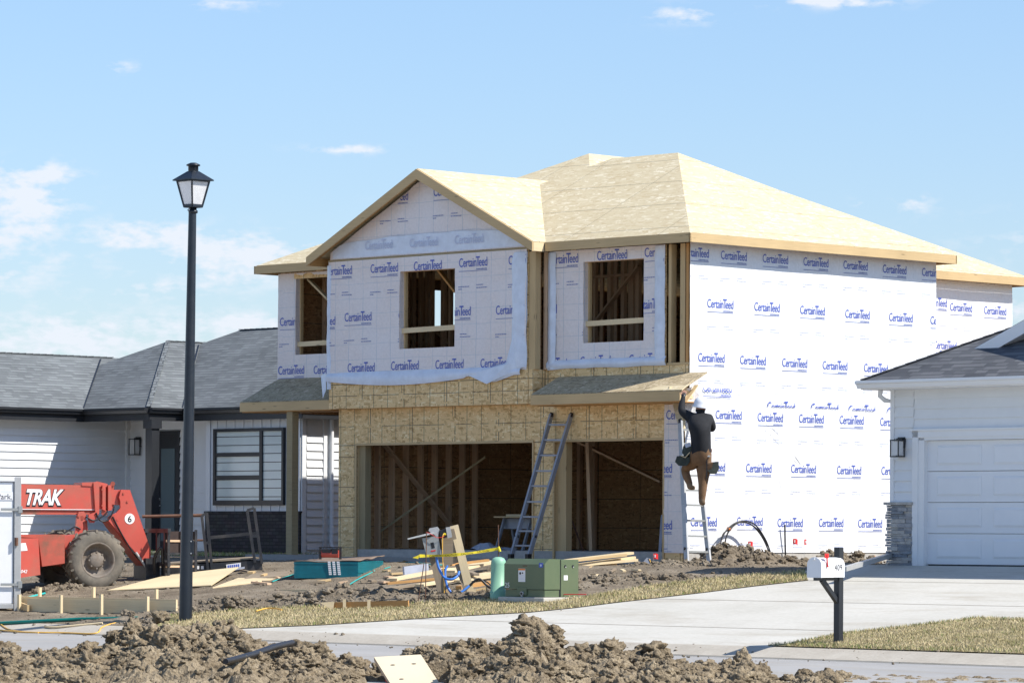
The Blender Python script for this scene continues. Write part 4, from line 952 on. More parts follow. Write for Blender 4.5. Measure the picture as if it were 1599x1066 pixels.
mb = MB(); mb.tube([(-14.36, 4.12, 4.25), (-14.36, 4.12, 1.45), (-14.2, 4.1, 1.3), (-13.9, 4.05, 1.25)], .045, 'trim'); mb.build('downspout', LH)
# window with black bars
wz0, wz1, wx0, wx1 = 2.30, 4.0, -17.30, -14.95
wn = MB()
for a, b, c, d in ((wx0, wx1, wz1-.07, wz1), (wx0, wx1, wz0, wz0+.11)): wn.box(a, b, 3.22, 3.30, c, d, 'black')
wn.box(wx0, wx0+.08, 3.22, 3.30, wz0+.11, wz1-.07, 'black'); wn.box(wx1-.06, wx1, 3.22, 3.30, wz0+.11, wz1-.07, 'black')
mx = wx0+(wx1-wx0)*.68; wn.box(mx-.045, mx+.045, 3.225, 3.29, wz0+.11, wz1-.07, 'black')
for k in (1, 2):
    z = wz0+.11+(wz1-wz0-.18)*k/3; wn.box(wx0+.08, mx-.045, 3.227, 3.285, z-.045, z+.045, 'black')
wo = wn.build('window', LH)
mb = MB(); mb.box(wx0+.05, wx1-.05, 3.262, 3.268, wz0+.08, wz1-.05, 'glass_w')
for k in range(8):
    z = wz0+.18+k*.19; mb.box(wx0+.08, wx1-.07, 3.257, 3.260, z, z+.016, 'black') if k % 1 == 0 else None
mb.build('pane', wo)
dd = MB(); dd.box(dl, dr, DY-.05, DY+.02, 3.88, 4.0, 'black'); dd.box(dl, dl+.22, DY-.05, DY+.02, 1.3, 3.88, 'black'); dd.box(dr-.10, dr, DY-.05, DY+.02, 1.3, 3.88, 'black'); dd.box(dl+.22, dr-.10, DY-.02, DY+.01, 1.3, 3.88, 'black'); do = dd.build('front_door', LH)
mb = MB(); mb.box(dl+.30, dr-.17, DY-.03, DY-.022, 1.5, 3.6, 'glass'); mb.build('door_glass', do)
mb = MB(); mb.tube([(dl+.26, DY-.05, 2.3), (dl+.26, DY-.1, 2.3), (dl+.36, DY-.1, 2.3)], .012, 'alum'); mb.tube([(dl+.26, DY-.03, 2.45), (dl+.26, DY-.07, 2.45)], .03, 'alum'); mb.build('door_handle', do)
def wall_lantern(cx, y, z0, z1, parent, w_=.14, fr_=None):
    mb = MB(); mb.box(cx-w_*.45, cx+w_*.45, y-.03, y, z0+(z1-z0)*.45, z1, 'black'); mb.box(cx-w_*.3, cx+w_*.3, y-.10, y-.03, z1-.05, z1-.02, 'black'); h = z1-z0
    for sx in (-1, 1):
        for sy in (-.05, -.21): mb.box(cx+sx*w_*.5-.008, cx+sx*w_*.5+.008, y+sy-.008, y+sy+.008, z0, z1-.06, 'black')
    mb.box(cx-w_*.56, cx+w_*.56, y-.22, y-.04, z1-.065, z1-.045, 'black'); mb.box(cx-w_*.56, cx+w_*.56, y-.22, y-.04, z0, z0+.02, 'black')
    o = mb.build('wall_lantern', parent)
    mb = MB(); mb.box(cx-w_*.42, cx+w_*.42, y-.20, y-.06, z0+.03, z1-.07, 'lglass'); mb.build('lantern_glass', o)
q = FY(218, 690, DY); wall_lantern(q.x, DY-.02, q.z-.30, q.z+.12, LH, .2)
q = FY(236, 655, 2.15); mb = MB(); mb.box(q.x-.11, q.x+.11, 2.08, 2.30, 1.2, 4.18, 'black'); mb.box(q.x-.15, q.x+.15, 2.04, 2.34, 4.0, 4.19, 'black'); mb.build('porch_post', LH)
mb = MB(); mb.box(-20.8, -17.6, 2.0, 3.7, 1.0, 1.28, 'conc'); mb.build('porch_slab', LH)
k_ = 1.03; LH.location = Vector((0, 0, ZC))+(LH.location-Vector((0, 0, ZC)))*k_; LH.scale = (k_,)*3
# ------------------------------------------------------------------ right house (garage)
RH = thing('white_garage_house', 'white lap-sided house with closed garage door and stone corner, cut off at the right edge', 'house', H, off=(9, -2.15, 1.2))
rc = (6.32, 16.5, -2.62, 9.); ER = 4.33
quads = hipq(*rc, ER, .5); o_roof = roof_planes('roof', quads, RH, 'shing2')
mb = MB(); caps(mb, [((6.32, -2.62, ER), (11.4, 2.47, ER+2.54))], 'shing2', .12); mb.build('ridge_cap', o_roof)
# gable rising behind the hip
g0 = FY(1508, 551, -1.5); g1 = FY(1599, 499, -1.5); pg = (g1.z-g0.z)/(g1.x-g0.x); gxm = 12.2
def gzz(x): return g0.z+pg*(x-g0.x)
x0 = g0.x-.35
mb = MB(); mb.poly([(x0, -1.5, gzz(x0)), (gxm, -1.5, gzz(gxm)), (gxm, 7, gzz(gxm)), (x0, 7, gzz(x0))], 'shing2'); mb.poly([(gxm, -1.5, gzz(gxm)), (gxm*2-x0, -1.5, gzz(x0)), (gxm*2-x0, 7, gzz(x0)), (gxm, 7, gzz(gxm))], 'shing2')
o = mb.build('gable_roof', RH, recalc=False); s_ = o.modifiers.new('t', 'SOLIDIFY'); s_.thickness = .03; s_.offset = -1
mb = MB(); mb.prism([(x0, -1.56, gzz(x0)-.03), (gxm, -1.56, gzz(gxm)-.03), (gxm, -1.56, gzz(gxm)-.25), (x0, -1.56, gzz(x0)-.25)], (0, .05, 0), 'trim'); mb.build('rake_board', RH)
mb = MB(); mb.poly([(x0, -1.5, gzz(x0)-.24), (gxm, -1.5, gzz(gxm)-.24), (gxm, -1.0, gzz(gxm)-.24), (x0, -1.0, gzz(x0)-.24)], 'trim'); mb.build('soffit', RH)
mb = MB(); mb.poly([(g0.x+.2, -1.0, ER+.3), (gxm, -1.0, ER+.3), (gxm, -1.0, gzz(gxm)-.2), (g0.x+.2, -1.0, gzz(g0.x)-.1)], 'shing2'); mb.build('gable_wall', RH)
mb = MB(); gutter(mb, (6.32, -2.62, ER-.14), (16.5, -2.62, ER-.14), 'trim', (0, -1, 0), .13, .13); gutter(mb, (6.32, -2.62, ER-.14), (6.32, 9, ER-.14), 'trim', (-1, 0, 0), .13, .13); mb.build('gutter', RH)
mb = MB(); mb.box(6.33, 16.5, -2.62, -2.15, ER-.16, ER-.14, 'trim'); mb.box(6.33, 6.67, -2.15, 9, ER-.16, ER-.14, 'trim'); mb.build('soffit', RH)
gdL = 7.38; GX1 = gdL+4.9; GT = 3.31
mb = MB(); mb.box(6.69, 7.3, -2.14, -2.05, 1.15, ER-.16, 'white'); mb.box(7.3, 16.3, -2.14, -2.05, GT+.04, ER-.16, 'white'); mb.box(GX1+.05, 16.3, -2.14, -2.05, 1.15, GT+.04, 'white'); lap(mb, 1, -2.15, -1, 6.67, 7.12, 2.27, 4.17, 'white'); lap(mb, 1, -2.15, -1, 7.12, 16.3, 3.50, 4.17, 'white', .17)
lap(mb, 1, -2.15, -1, GX1+.2, 16.3, 2.27, 3.5, 'white')
mb.box(6.62, 6.70, -2.19, -2.10, 2.27, 4.17, 'trim'); mb.build('front_wall', RH)
mb = MB(); mb.box(6.6, 6.69, -2.1, 8.6, 1.15, ER-.16, 'white'); lap(mb, 0, 6.6, -1, -2.1, 8.6, 1.3, 4.17, 'white'); mb.build('side_wall', RH)
mb = MB(); mb.box(7.12, 7.24, -2.21, -2.15, 1.2, 3.47, 'trim'); mb.box(7.24, gdL-.02, -2.19, -2.05, 1.2, GT+.04, 'trim'); mb.box(7.12, GX1+.25, -2.21, -2.15, GT+.05, 3.47, 'trim'); mb.box(7.08, GX1+.3, -2.24, -2.15, 3.47, 3.50, 'trim'); mb.box(7.24, GX1+.1, -2.19, -2.05, GT, GT+.05, 'trim'); mb.box(GX1, GX1+.25, -2.21, -2.05, 1.2, GT, 'trim'); mb.build('door_surround', RH)
# sectional door with raised panels
gd = MB(); y = -2.09; n = 4; hh = (GT-1.22)/n
for k in range(n):
    z = 1.22+k*hh; gd.box(gdL-.02, GX1, y, y+.04, z+.006, z+hh-.006, 'gdoor')
    for j in range(4):
        a = gdL+.18+j*1.2; b = a+.95; c = z+.11; d = z+hh-.09
        gd.prism([(a, y, c), (b, y, c), (b, y, d), (a, y, d)], (0, -.005, 0), 'gdoor')
        i_ = .035; gd.poly([(a, y-.006, c), (a+i_, y-.018, c+i_), (a+i_, y-.018, d-i_), (a, y-.006, d)], 'gdoor'); gd.poly([(b, y-.006, c), (b-i_, y-.018, c+i_), (b-i_, y-.018, d-i_), (b, y-.006, d)], 'gdoor')
        gd.poly([(a, y-.006, c), (b, y-.006, c), (b-i_, y-.018, c+i_), (a+i_, y-.018, c+i_)], 'gdoor'); gd.poly([(a, y-.006, d), (b, y-.006, d), (b-i_, y-.018, d-i_), (a+i_, y-.018, d-i_)], 'gdoor'); gd.poly([(a+i_, y-.018, c+i_), (b-i_, y-.018, c+i_), (b-i_, y-.018, d-i_), (a+i_, y-.018, d-i_)], 'gdoor')
gd.box(gdL, GX1, y+.001, y+.03, 1.20, 1.225, 'black'); gd.build('garage_door', RH, recalc=False)
random.seed(21); sv = MB(); z = 1.2
while z < 2.22:
    h = random.uniform(.035, .075); h = min(h, 2.23-z)
    for fa in range(2):
        a = 6.60; lim = 7.13 if fa == 0 else -1.5
        a = 6.60 if fa == 0 else -2.23
        while a < lim:
            b = min(lim, a+random.uniform(.12, .38)); o_ = random.uniform(.035, .08); m = random.choice(stone_m)
            if fa == 0: sv.box(a+.002, b-.002, -2.15-o_, -2.14, z+.002, z+h-.002, m)
            else: sv.box(6.66-o_-.03, 6.62, a+.002, b-.002, z+.002, z+h-.002, m)
            a = b
    z += h
sv.box(6.53, 7.14, -2.25, -2.12, 2.225, 2.27, stone_m[2]); sv.build('stone_veneer', RH)
q = FY(1410, 698, -2.15); wall_lantern(q.x, -2.17, q.z-.17, q.z+.17, RH, .17)
mb = MB(); mb.tube([(6.50, -2.30, ER-.15), (6.50, -2.32, ER-.26), (6.55, -2.25, ER-.33), (6.60, -2.0, ER-.37), (6.57, -2.0, 2.6), (6.55, -2.0, 1.45)], .042, 'trim', 8); mb.build('downspout', RH)
# extension of the downspout lying across the ground
a, b = at(1318, 888, 63.5), at(1396, 865, 66.6); mb = MB(); q1, q2 = H.L(a), H.L(b); q1.z = max(q1.z, gz(q1.x, q1.y)+.05)
mb.beam(q1, q2, .085, .075, 'alum'); o = mb.build('downspout_extension', fr=H, off=tuple(q1)); o.location = H.W(*q1)  # grey metal colour stands in for the garage's shade on the white pipe
for v in o.data.vertices: pass
tag(o, 'long shade-greyed white downspout extension sloping down from the stone corner to the driveway edge', 'pipe')
# ================================================================== street lamp
def frame_at(px, py, deg=0, D=None, z=None):
    if D is None: q = G(px, py); wv = H.W(q.x, q.y, 0); zz = terrain_z(q.x, q.y)
    else: wv = at(px, py, D); zz = wv.z
    return Fr(wv.x, wv.y, zz if z is None else z, deg)
LF = frame_at(289, 969); T = thing('street_lamp', 'tall dark street lamp with a square lantern on the grass verge', 'street lamp', LF)
def lp(px, py): return LF.p(px, py, 1, 0)
a, b = lp(289.5, 969), lp(300.5, 331)
mb = MB(); n = 12; pts = [a+(b-a)*i/n for i in range(n+1)]; pts[0].z = -.1
mb.tube(pts, [.112-.047*i/n for i in range(n+1)], 'pole', 20); mb.build('pole', T)
c = a+(b-a)*((969-854)/638); mb = MB(); mb.box(c.x+.035, c.x+.125, -.075, .0, c.z-.12, c.z+.12, 'pole'); mb.tube([(c.x+.08, -.09, c.z+.1), (c.x+.08, -.06, c.z+.1)], .012, 'alum'); mb.tube([(c.x+.08, -.09, c.z-.1), (c.x+.08, -.06, c.z-.1)], .012, 'alum'); mb.build('hand_hole_cover', T, bevel=.01)
k = b.z; cx = b.x+.01
mb = MB(); mb.lathe([(.0, -.02), (.075, -.02), (.08, .02), (.06, .03), (.06, .10), (0, .10)], (cx, 0, k), 'pole'); mb.tube([(cx-.09, -.03, k+.02), (cx-.05, -.03, k+.06)], .012, 'alum', 6); mb.build('collar', T)
zb, zt_ = k+.10, k+.51
def ring(r, z): return [(cx+r*cos(radians(90*i)), r*sin(radians(90*i)), z) for i in range(4)]
lo, hi = ring(.155, zb), ring(.27, zt_)
mb = MB()
for i in range(4): mb.beam(lo[i], hi[i], .028, .028, 'pole'); mb.beam(lo[i], lo[(i+1) % 4], .03, .045, 'pole'); mb.beam(hi[i], hi[(i+1) % 4], .03, .03, 'pole')
mb.prism(lo, (0, 0, -.03), 'pole'); lan = mb.build('lantern_frame', T)
for i in range(4):
    mb = MB(); j = (i+1) % 4; s_ = .97; P4 = [Vector(q) for q in (lo[i], lo[j], hi[j], hi[i])]; ce = Vector((cx, 0, (zb+zt_)/2))
    P4 = [Vector(((q.x-cx)*s_+cx, q.y*s_, q.z)) for q in P4]; mb.prism(P4, Vector((cx-(P4[0].x+P4[1].x)/2, -(P4[0].y+P4[1].y)/2, 0)).normalized()*.006, 'lglass'); mb.build('glass_pane', lan)
mb = MB(); e_, tp = ring(.345, zt_+.005), ring(.10, zt_+.165); e2 = ring(.345, zt_+.022)
for i in range(4): mb.poly([e2[i], e2[(i+1) % 4], tp[(i+1) % 4], tp[i]], 'pole'); mb.poly([e_[i], e_[(i+1) % 4], e2[(i+1) % 4], e2[i]], 'pole')
mb.poly(e_, 'pole'); mb.lathe([(.085, 0), (.085, .10), (.115, .105), (.115, .125), (.05, .155), (0, .16)], (cx, 0, zt_+.15), 'pole', 16); mb.build('lantern_roof', T)
# ================================================================== mailbox
MF = frame_at(1309, 1004, -45); MF.o.z = G(1309, 1004).z-.02; MF = Fr(*MF.o, -45)
T = thing('mailbox', 'white mailbox numbered 409 with a red flag on a black wooden post', 'mailbox', MF)
mb = MB(); mb.box(-.05, .05, -.05, .05, -.05, 1.36, 'black'); mb.build('post', T, bevel=.006)
mb = MB(); mb.box(-.035, .035, -.5, .0, .90, .94, 'black'); mb.beam((0, -.36, .91), (0, -.03, .60), .06, .06, 'black'); mb.build('bracket', T)
def mbx(w2, y0, y1, z0, h, m, mb):
    pr = [(-w2, z0), (w2, z0), (w2, z0+h-w2*.8)]+[(w2*cos(a), z0+h-w2*.8+w2*.8*sin(a)) for a in [pi*i/10 for i in range(1, 10)]]+[(-w2, z0+h-w2*.8)]
    mb.prism([(x, y0, z) for x, z in pr], (0, y1-y0, 0), m)
mb = MB(); mbx(.125, -.50, -.02, .945, .275, 'white_paint', mb)
put_text(mb, '409', (.1285, -.235, 1.04), (0, 1, 0), (0, 0, 1), .125, 'cable', .0, space=1.12, sx=.8); body = mb.build('box', T)
mb = MB(); mbx(.13, -.525, -.50, .94, .285, 'white_paint', mb); mb.box(-.02, .02, -.545, -.525, 1.19, 1.21, 'white_paint'); mb.build('door', body)
mb = MB(); mb.beam((.137, -.40, 1.09), (.137, -.42, 1.26), .008, .022, 'redp', (1, 0, 0)); mb.box(.132, .140, -.46, -.38, 1.21, 1.275, 'redp'); mb.tube([(.125, -.40, 1.1), (.145, -.40, 1.1)], .014, 'redp', 8); mb.build('flag', body)
# ================================================================== transformer and pedestal
q = G(850, 941); TF = Fr(*H.W(q.x, q.y, q.z), -45)
T = thing('transformer', 'green pad-mounted transformer box marked 25 on the verge', 'transformer', TF)
mb = MB(); mb.box(-1.0, .06, -.08, .88, -.15, .09, 'conc'); mb.build('pad', T, bevel=.01)
W_, Hh = .93, .63
mb = MB(); pr = [(-.0, .22), (0, .09+Hh-.09), (.10, .09+Hh), (.36, .09+Hh-.005), (.36, .22)]
mb.prism([(-W_, y, z) for y, z in pr], (W_, 0, 0), 'green'); mb.build('hood', T, bevel=.008, seg=2)
mb = MB(); mb.box(-W_+.01, -.015, .02, .36, .095, .215, 'green'); mb.box(-W_+.3, -W_+.52, -.005, .02, .12, .25, 'green'); mb.build('sill_box', T, bevel=.004)
mb = MB(); mb.box(-W_, .0, .385, .80, .095, .09+Hh-.012, 'green'); mb.box(-W_+.01, -.01, .36, .385, .1, .09+Hh-.03, 'black')
for y in (.48, .66): mb.tube([(-.002, y, .60), (.008, y, .60)], .022, 'black', 10); mb.tube([(.0, y+.006, .585), (.012, y+.006, .585)], .012, 'alum', 8)
mb.build('tank', T, bevel=.006)
mb = MB(); mb.tube([(-.50, -.03, .15), (-.50, .01, .15)], .035, 'alum', 12); mb.tube([(-.50, -.04, .15), (-.50, -.02, .15)], .02, 'black', 10); mb.box(-.515, -.485, -.03, -.01, .10, .15, 'alum'); mb.build('padlock', T)
mb = MB(); y = -.004
mb.box(-.60, -.44, y, 0, .34, .56, 'white_paint'); mb.box(-.598, -.442, y-.002, y, .53, .557, 'orange'); mb.tube([(-.555, y-.003, .48), (-.555, y, .48)], .022, 'cable', 10); mb.tube([(-.50, y-.003, .485), (-.50, y, .485)], .014, 'cable', 10)
for i in range(4): mb.box(-.58, -.47, y-.002, y, .375+i*.022, .380+i*.022, 'ink3')
mb.build('warning_label', T)
mb = MB(); mb.box(-.125, -.035, y, 0, .58, .655, 'ink'); mb.tube([(-.08, y-.003, .615), (-.08, y, .615)], .02, 'ink3', 10); mb.build('blue_sticker', T)
mb = MB(); put_text(mb, '25', (-W_+.02, -.004, .245), (1, 0, 0), (0, 0, 1), .115, 'white_paint', .005); mb.build('number', T)
mb = MB(); mb.box(0, .003, .45, .54, .37, .45, 'white_paint'); mb.build('tag', T)
mb = MB(); mb.poly([(-.57, .02, .645), (-.42, .02, .645), (-.40, .09, .71), (-.53, .09, .71)], 'plast'); mb.build('top_label', T)
mb = MB(); mb.box(-.50, -.40, -.003, 0, .595, .61, 'rust'); mb.build('faded_mark', T)
q = G(778, 935); PF = Fr(*H.W(q.x, q.y, q.z-.02), 0); mb = MB()
mb.lathe([(.14, 0), (.14, .16), (.128, .165), (.128, .60), (.12, .66), (.095, .70), (.05, .72), (0, .725)], (0, 0, 0), 'mint', 28)
tag(mb.build('utility_pedestal', fr=PF), 'mint green round-topped utility pedestal left of the transformer', 'utility pedestal')
# ================================================================== temporary power stand
q = G(690, 935); SF = Fr(*H.W(q.x, q.y, q.z), 0)
def sp(px, py, y=0): return SF.p(px, py, 1, y)
T = thing('power_stand', 'leaning temporary power stand with open grey electric box on wooden posts', 'power stand', SF)
for p0, p1, w_, h_, m in (((734, 924), (709, 820), .14, .04, 'wood_lt'), ((727, 918), (715, 880), .10, .04, 'wood_old'), ((692, 932), (676, 866), .14, .04, 'wood_old'), ((698, 938), (690, 888), .12, .04, 'wood'),):
    mb = MB(); mb.beam(sp(*p0, .02), sp(*p1, .12), w_, h_, m, (0, 1, 0)); mb.build('post', T)
mb = MB(); P4 = [sp(687, 827, .08), sp(709, 825, .08), sp(722, 876, .08), sp(694, 884, .08)]; mb.prism(P4, (0, .02, 0), 'wood_old'); mb.build('backboard', T)
mb = MB(); mb.prism([sp(659, 840, -.1), sp(684, 836, -.1), sp(689, 867, -.1), sp(666, 869, -.1)], (.0, .17, 0), 'greyb'); bx = mb.build('meter_box', T)
mb = MB(); mb.prism([sp(672, 847, -.104), sp(677, 846, -.104), sp(679, 855, -.104), sp(674, 856, -.104)], (0, .003, 0), 'cable'); mb.prism([sp(673, 859, -.104), sp(680, 858, -.104), sp(680, 860, -.104), sp(673, 861, -.104)], (0, .003, 0), 'redp'); mb.build('breaker_window', bx)
mb = MB(); mb.prism([sp(636, 840, -.25), sp(676, 830, -.12), sp(678, 833, -.12), sp(637, 842, -.25)], (0, .22, 0), 'greyb'); mb.build('lid', bx)
mb = MB(); mb.prism([sp(669, 828, -.05), sp(671, 824, -.05), sp(683, 822, -.05), sp(686, 826, -.05), sp(684, 838, -.05), (sp(680, 836, -.05))], (0, .12, 0), 'alum'); mb.build('weather_hood', T)
mb = MB(); mb.prism([sp(686, 828, -.06), sp(696, 824, -.06), sp(698, 838, -.06), sp(688, 842, -.06)], (0, .1, 0), 'cable'); mb.prism([sp(696, 823, -.08), sp(703, 822, -.08), sp(706, 838, -.08), sp(699, 840, -.08)], (0, .1, 0), 'alum'); mb.tube([sp(694, 833, -.1), sp(695, 834, -.06)], .02, 'yellow', 8); mb.build('outlet_box', T)
def spline(pts, n=8):
    P_ = [Vector(p) for p in pts]; out = []
    for i in range(len(P_)-1):
        a, b, c, d = P_[max(i-1, 0)], P_[i], P_[i+1], P_[min(i+2, len(P_)-1)]
        for k in range(n):
            t_ = k/n; out.append(.5*((2*b)+(c-a)*t_+(2*a-5*b+4*c-d)*t_*t_+(3*b-a-3*c+d)*t_**3))
    return out+[P_[-1]]
mb = MB(); mb.tube(spline([sp(681, 868, -.05), sp(685, 886, -.06), sp(694, 901, -.1), sp(705, 904, -.15), sp(714, 899, -.1), sp(717, 892, -.02)]), .022, 'blue', 10); mb.build('conduit', T)
mb = MB(); mb.tube(spline([sp(699, 882, .1), sp(695, 893, .05), sp(698, 914, 0), sp(708, 927, -.05), sp(720, 924, -.05), sp(733, 914, .0)]), .020, 'blue', 10); mb.tube(spline([sp(733, 914, 0), sp(742, 906, 0), sp(750, 904, .0), sp(762, 915, -.02), sp(775, 922, -.1)]), .02, 'cable', 8); mb.tube(spline([sp(748, 906, .05), sp(760, 908, .05), sp(772, 918, 0), sp(790, 928, -.2)]), .012, 'cable', 8); mb.build('conduit', T)
mb = MB(); mb.tube(spline([sp(693, 833, -.1), sp(691, 840, -.12), sp(691, 870, -.12), sp(693, 900, -.1), sp(694, 935, -.1), sp(696, 941, -.2)]), .009, 'hoseo', 8); mb.tube(spline([sp(665, 830, -.14), sp(674, 834, -.14), sp(683, 839, -.14), sp(694, 837, -.12)]), .005, 'redp', 6); mb.build('cord', T)
def board(name, p0, p1, w_, h_, m, label, group=None, cat='board', up=(0, 0, 1)):
    p0, p1 = Vector(p0), Vector(p1); mb = MB(); o_ = (p0+p1)/2; mb.beam(p0-o_, p1-o_, w_, h_, m, up)
    ob = mb.build(name, recalc=True); ob.location = o_; return tag(ob, label, cat, group)
def gw(px, py, dz=0): q = G(px, py); v = H.W(q.x, q.y, q.z+dz); return v
sw = lambda *a: SF.W(*sp(*a))
board('board', sw(707, 935, -.1), sw(744, 925, -.05), .05, .13, 'wood_lt', 'short pale board lying at the foot of the power stand', up=(0, 0, 1)); board('board', sw(744, 925, -.05), sw(761, 921, 0), .04, .12, 'wood', 'short tan board end beside the wooden stake left of the pedestal')
board('board', sw(668, 944, -.05), sw(706, 931, -.02), .04, .10, 'wood_or', 'orange-brown board propped in the soil left of the power stand foot')
GS = 'grade stakes around the power stand'
for px, y0, y1, lb in ((765, 948, 926, 'wooden stake beside the mint pedestal'), (641, 946, 932, 'short wooden stake left of the power stand')):
    p0, p1 = sp(px, y0, -.1), sp(px, y1, -.1); board('stake', SF.W(*p0), SF.W(*p1), .05, .05, 'wood', lb, GS, 'stake')
for px0, y0, px1, y1, lb, m in ((664, 946, 666, 829, 'thin rusty rod left of the power stand, holding the tape', 'rust'), (779, 943, 778, 819, 'tall thin rusty rod in front of the mint pedestal', 'rust'), (784, 941, 780, 908, 'short thin rod leaning beside the tall one at the pedestal', 'rust'), (653, 938, 662, 880, 'thin rod leaning behind the left tape rod', 'rust')):
    p0, p1 = SF.W(*sp(px0, y0, -.35)), SF.W(*sp(px1, y1, -.35)); mb = MB(); mb.tube([Vector((0, 0, 0)), p1-p0], .009, m, 6); o = mb.build('marker_rod'); o.location = p0; tag(o, lb, 'rod', 'rods carrying the caution tape')
mb = MB(); a, b = sp(655, 867.5, -.36), sp(779, 856, -.36); n = 24; V = []
for i in range(n+1):
    t_ = i/n; p = a+(b-a)*t_; p.z -= .035*sin(pi*t_); hw = .028*(1-.3*abs(sin(t_*7))); V += [(p.x, p.y+.01*sin(t_*9), p.z-hw), (p.x, p.y+.012*cos(t_*8), p.z+hw)]
mb.mesh([Vector(v) for v in V], [(2*i, 2*i+2, 2*i+3, 2*i+1) for i in range(n)], 'yellow')
for i in range(4):
    t_ = .2+i*.2; p = a+(b-a)*t_; p.z -= .035*sin(pi*t_)+.016; put_text(mb, 'CAUTION', p+Vector((0, -.014, 0)), (1, 0, .09), (0, 0, 1), .045, 'cable', .01, center=True)
mb.tube([b+Vector((-.01, -.02, .03)), b+Vector((.02, -.02, -.05))], .025, 'yellow', 6)
mb.prism([a+Vector((0, 0, .02)), a+Vector((-.12, 0, -.03)), a+Vector((-.02, 0, -.05))], (0, .01, 0), 'yellow')
o = mb.build('caution_tape', fr=SF, recalc=False); tag(o, 'yellow caution tape strung between two thin rods', 'tape')
# boards dumped behind the stand
GB = 'boards dumped around the power stand'
random.seed(5)
BL = [((597, 921), (672, 910), .20, .04, 'wood_old', .10, 'weathered plank at the bottom left of the dumped boards'), ((604, 916), (690, 908), .14, .04, 'wood_or', .16, 'orange-edged plank in the left end of the dumped boards'), ((612, 914), (700, 897), .22, .04, 'wood_lt', .22, 'long pale plank on top at the left end of the dumped boards'),
      ((655, 916), (766, 897), .20, .04, 'wood_lt', .12, 'pale wide plank passing behind the power stand posts'), ((700, 900), (768, 884), .26, .04, 'wood_lt', .20, 'bright wide plank behind the mint pedestal'), ((704, 896), (762, 889), .09, .04, 'wood_or', .30, 'orange-edged stick lying on the bright wide plank'),
      ((712, 908), (768, 900), .22, .04, 'wood_lt', .10, 'pale board low behind the mint pedestal'), ((716, 916), (764, 908), .14, .09, 'wood_or', .05, 'thick brown board under the pale boards'), ((730, 900), (744, 905), .1, .04, 'wood_old', .2, 'small brown offcut beside the thick post'), ((630, 905), (668, 900), .05, .16, 'plast', .28, 'grey metal bracket bar lying on the dumped boards')]
for (a, b, w_, h_, m, dz, lb) in BL: board('board', gw(a[0], a[1]+6, dz*.8), gw(b[0], b[1]+6, dz*.8), w_, h_, m, lb, GB)
board('board', gw(441, 924, .03), gw(506, 924, .03), .09, .04, 'wood_lt', 'single pale stick lying alone on the bare soil below the teal stack')
random.seed(31)
for i in range(16):     # scraps of lumber strewn over the yard
    px, py = random.uniform(385, 640), random.uniform(893, 915)
    if 450 < px < 600 and py < 908: py = random.uniform(908, 918)
    a = random.uniform(-18, 18); board('scrap_board', gw(px, py, .04), gw(px+a+random.choice((-9, 9)), py+random.uniform(-2.5, 2.5), .05), random.uniform(.05, .12), .035, random.choice(('wood_lt', 'wood_old', 'wood', 'wood_st')), 'small scrap of lumber strewn on the soil left of the power stand', 'lumber scraps strewn on the soil')
for i in range(9):
    px, py = random.uniform(905, 1005), random.uniform(893, 906); a = random.uniform(-14, 14)
    board('scrap_board', gw(px, py, .05), gw(px+a+8, py+random.uniform(-3, 3), .07), random.uniform(.04, .09), .03, random.choice(('wood_lt', 'wood_old', 'wood')), 'small scrap of lumber on the soil in front of the single garage door', 'lumber scraps before the single door')
# stack of framing lumber in front of the single door
GL = 'framing boards piled before the single garage door'
random.seed(11)
for (a, b, D0, D1, w_, m, lb) in [((862, 893), (960, 881), 70.2, 71.0, .14, 'wood', 'lowest left board of the pile before the single door'), ((880, 890), (975, 884), 70., 70.4, .14, 'wood_lt', 'board sticking out low at the right of the door pile'), ((866, 885), (992, 874), 70.2, 71.2, .18, 'wood_lt', 'middle bright board of the pile before the single door'),
        ((905, 881), (990, 870), 70.6, 71.3, .12, 'wood_lt', 'upper right board of the pile before the single door'), ((858, 878), (985, 863), 70.4, 71.4, .20, 'wood_lt', 'topmost long board of the pile before the single door'), ((872, 877), (976, 866), 70.1, 71.0, .12, 'wood', 'board just under the topmost one of the door pile'),
        ((905, 899), (925, 885), 69.3, 70.1, .05, 'wood', 'short stick leaning down from the front of the door pile'), ((862, 888), (930, 880), 70.6, 71., .16, 'wood', 'tan board between the two ends of the door pile')]:
    board('board', at(*a, D0), at(*b, D1), w_, .045, m, lb, GL)
board('board', at(1016, 897, 69.6), at(1068, 885, 70.3), .16, .04, 'wood_lt', 'pale board on the soil at the foot of the worker\'s ladder'); board('board', at(1010, 898, 69.2), at(1042, 904, 69.), .09, .04, 'wood_old', 'short grey board in front of the pale one near the ladder'); board('board', at(952, 892, 69.6), at(970, 889, 69.8), .07, .03, 'wood_lt', 'tiny bright offcut on the soil right of the door pile')
mb = MB()
for k in range(3):
    mb.tube(spline([at(1012+k*2, 872+k, 70.2), at(1020, 885-k*2, 70), at(1034+k*3, 890-k, 69.8), at(1052, 884+k*3, 69.7), at(1066-k*4, 893, 69.5), at(1046, 899-k, 69.4)]), .010, 'hoseo' if k == 1 else 'cable', 6)
tag(mb.build('cable_tangle'), 'tangle of black and yellow cords on the soil right of the board pile', 'cable')
mb = MB(); mb.prism([at(1005, 876, 70.4), at(1010, 870, 70.4), at(1016, 872, 70.4), at(1018, 879, 70.4), at(1010, 881, 70.4)], (0, .2, 0), 'plast'); tag(mb.build('crumpled_bag'), 'small crumpled pale bag on the soil before the single door', 'bag')
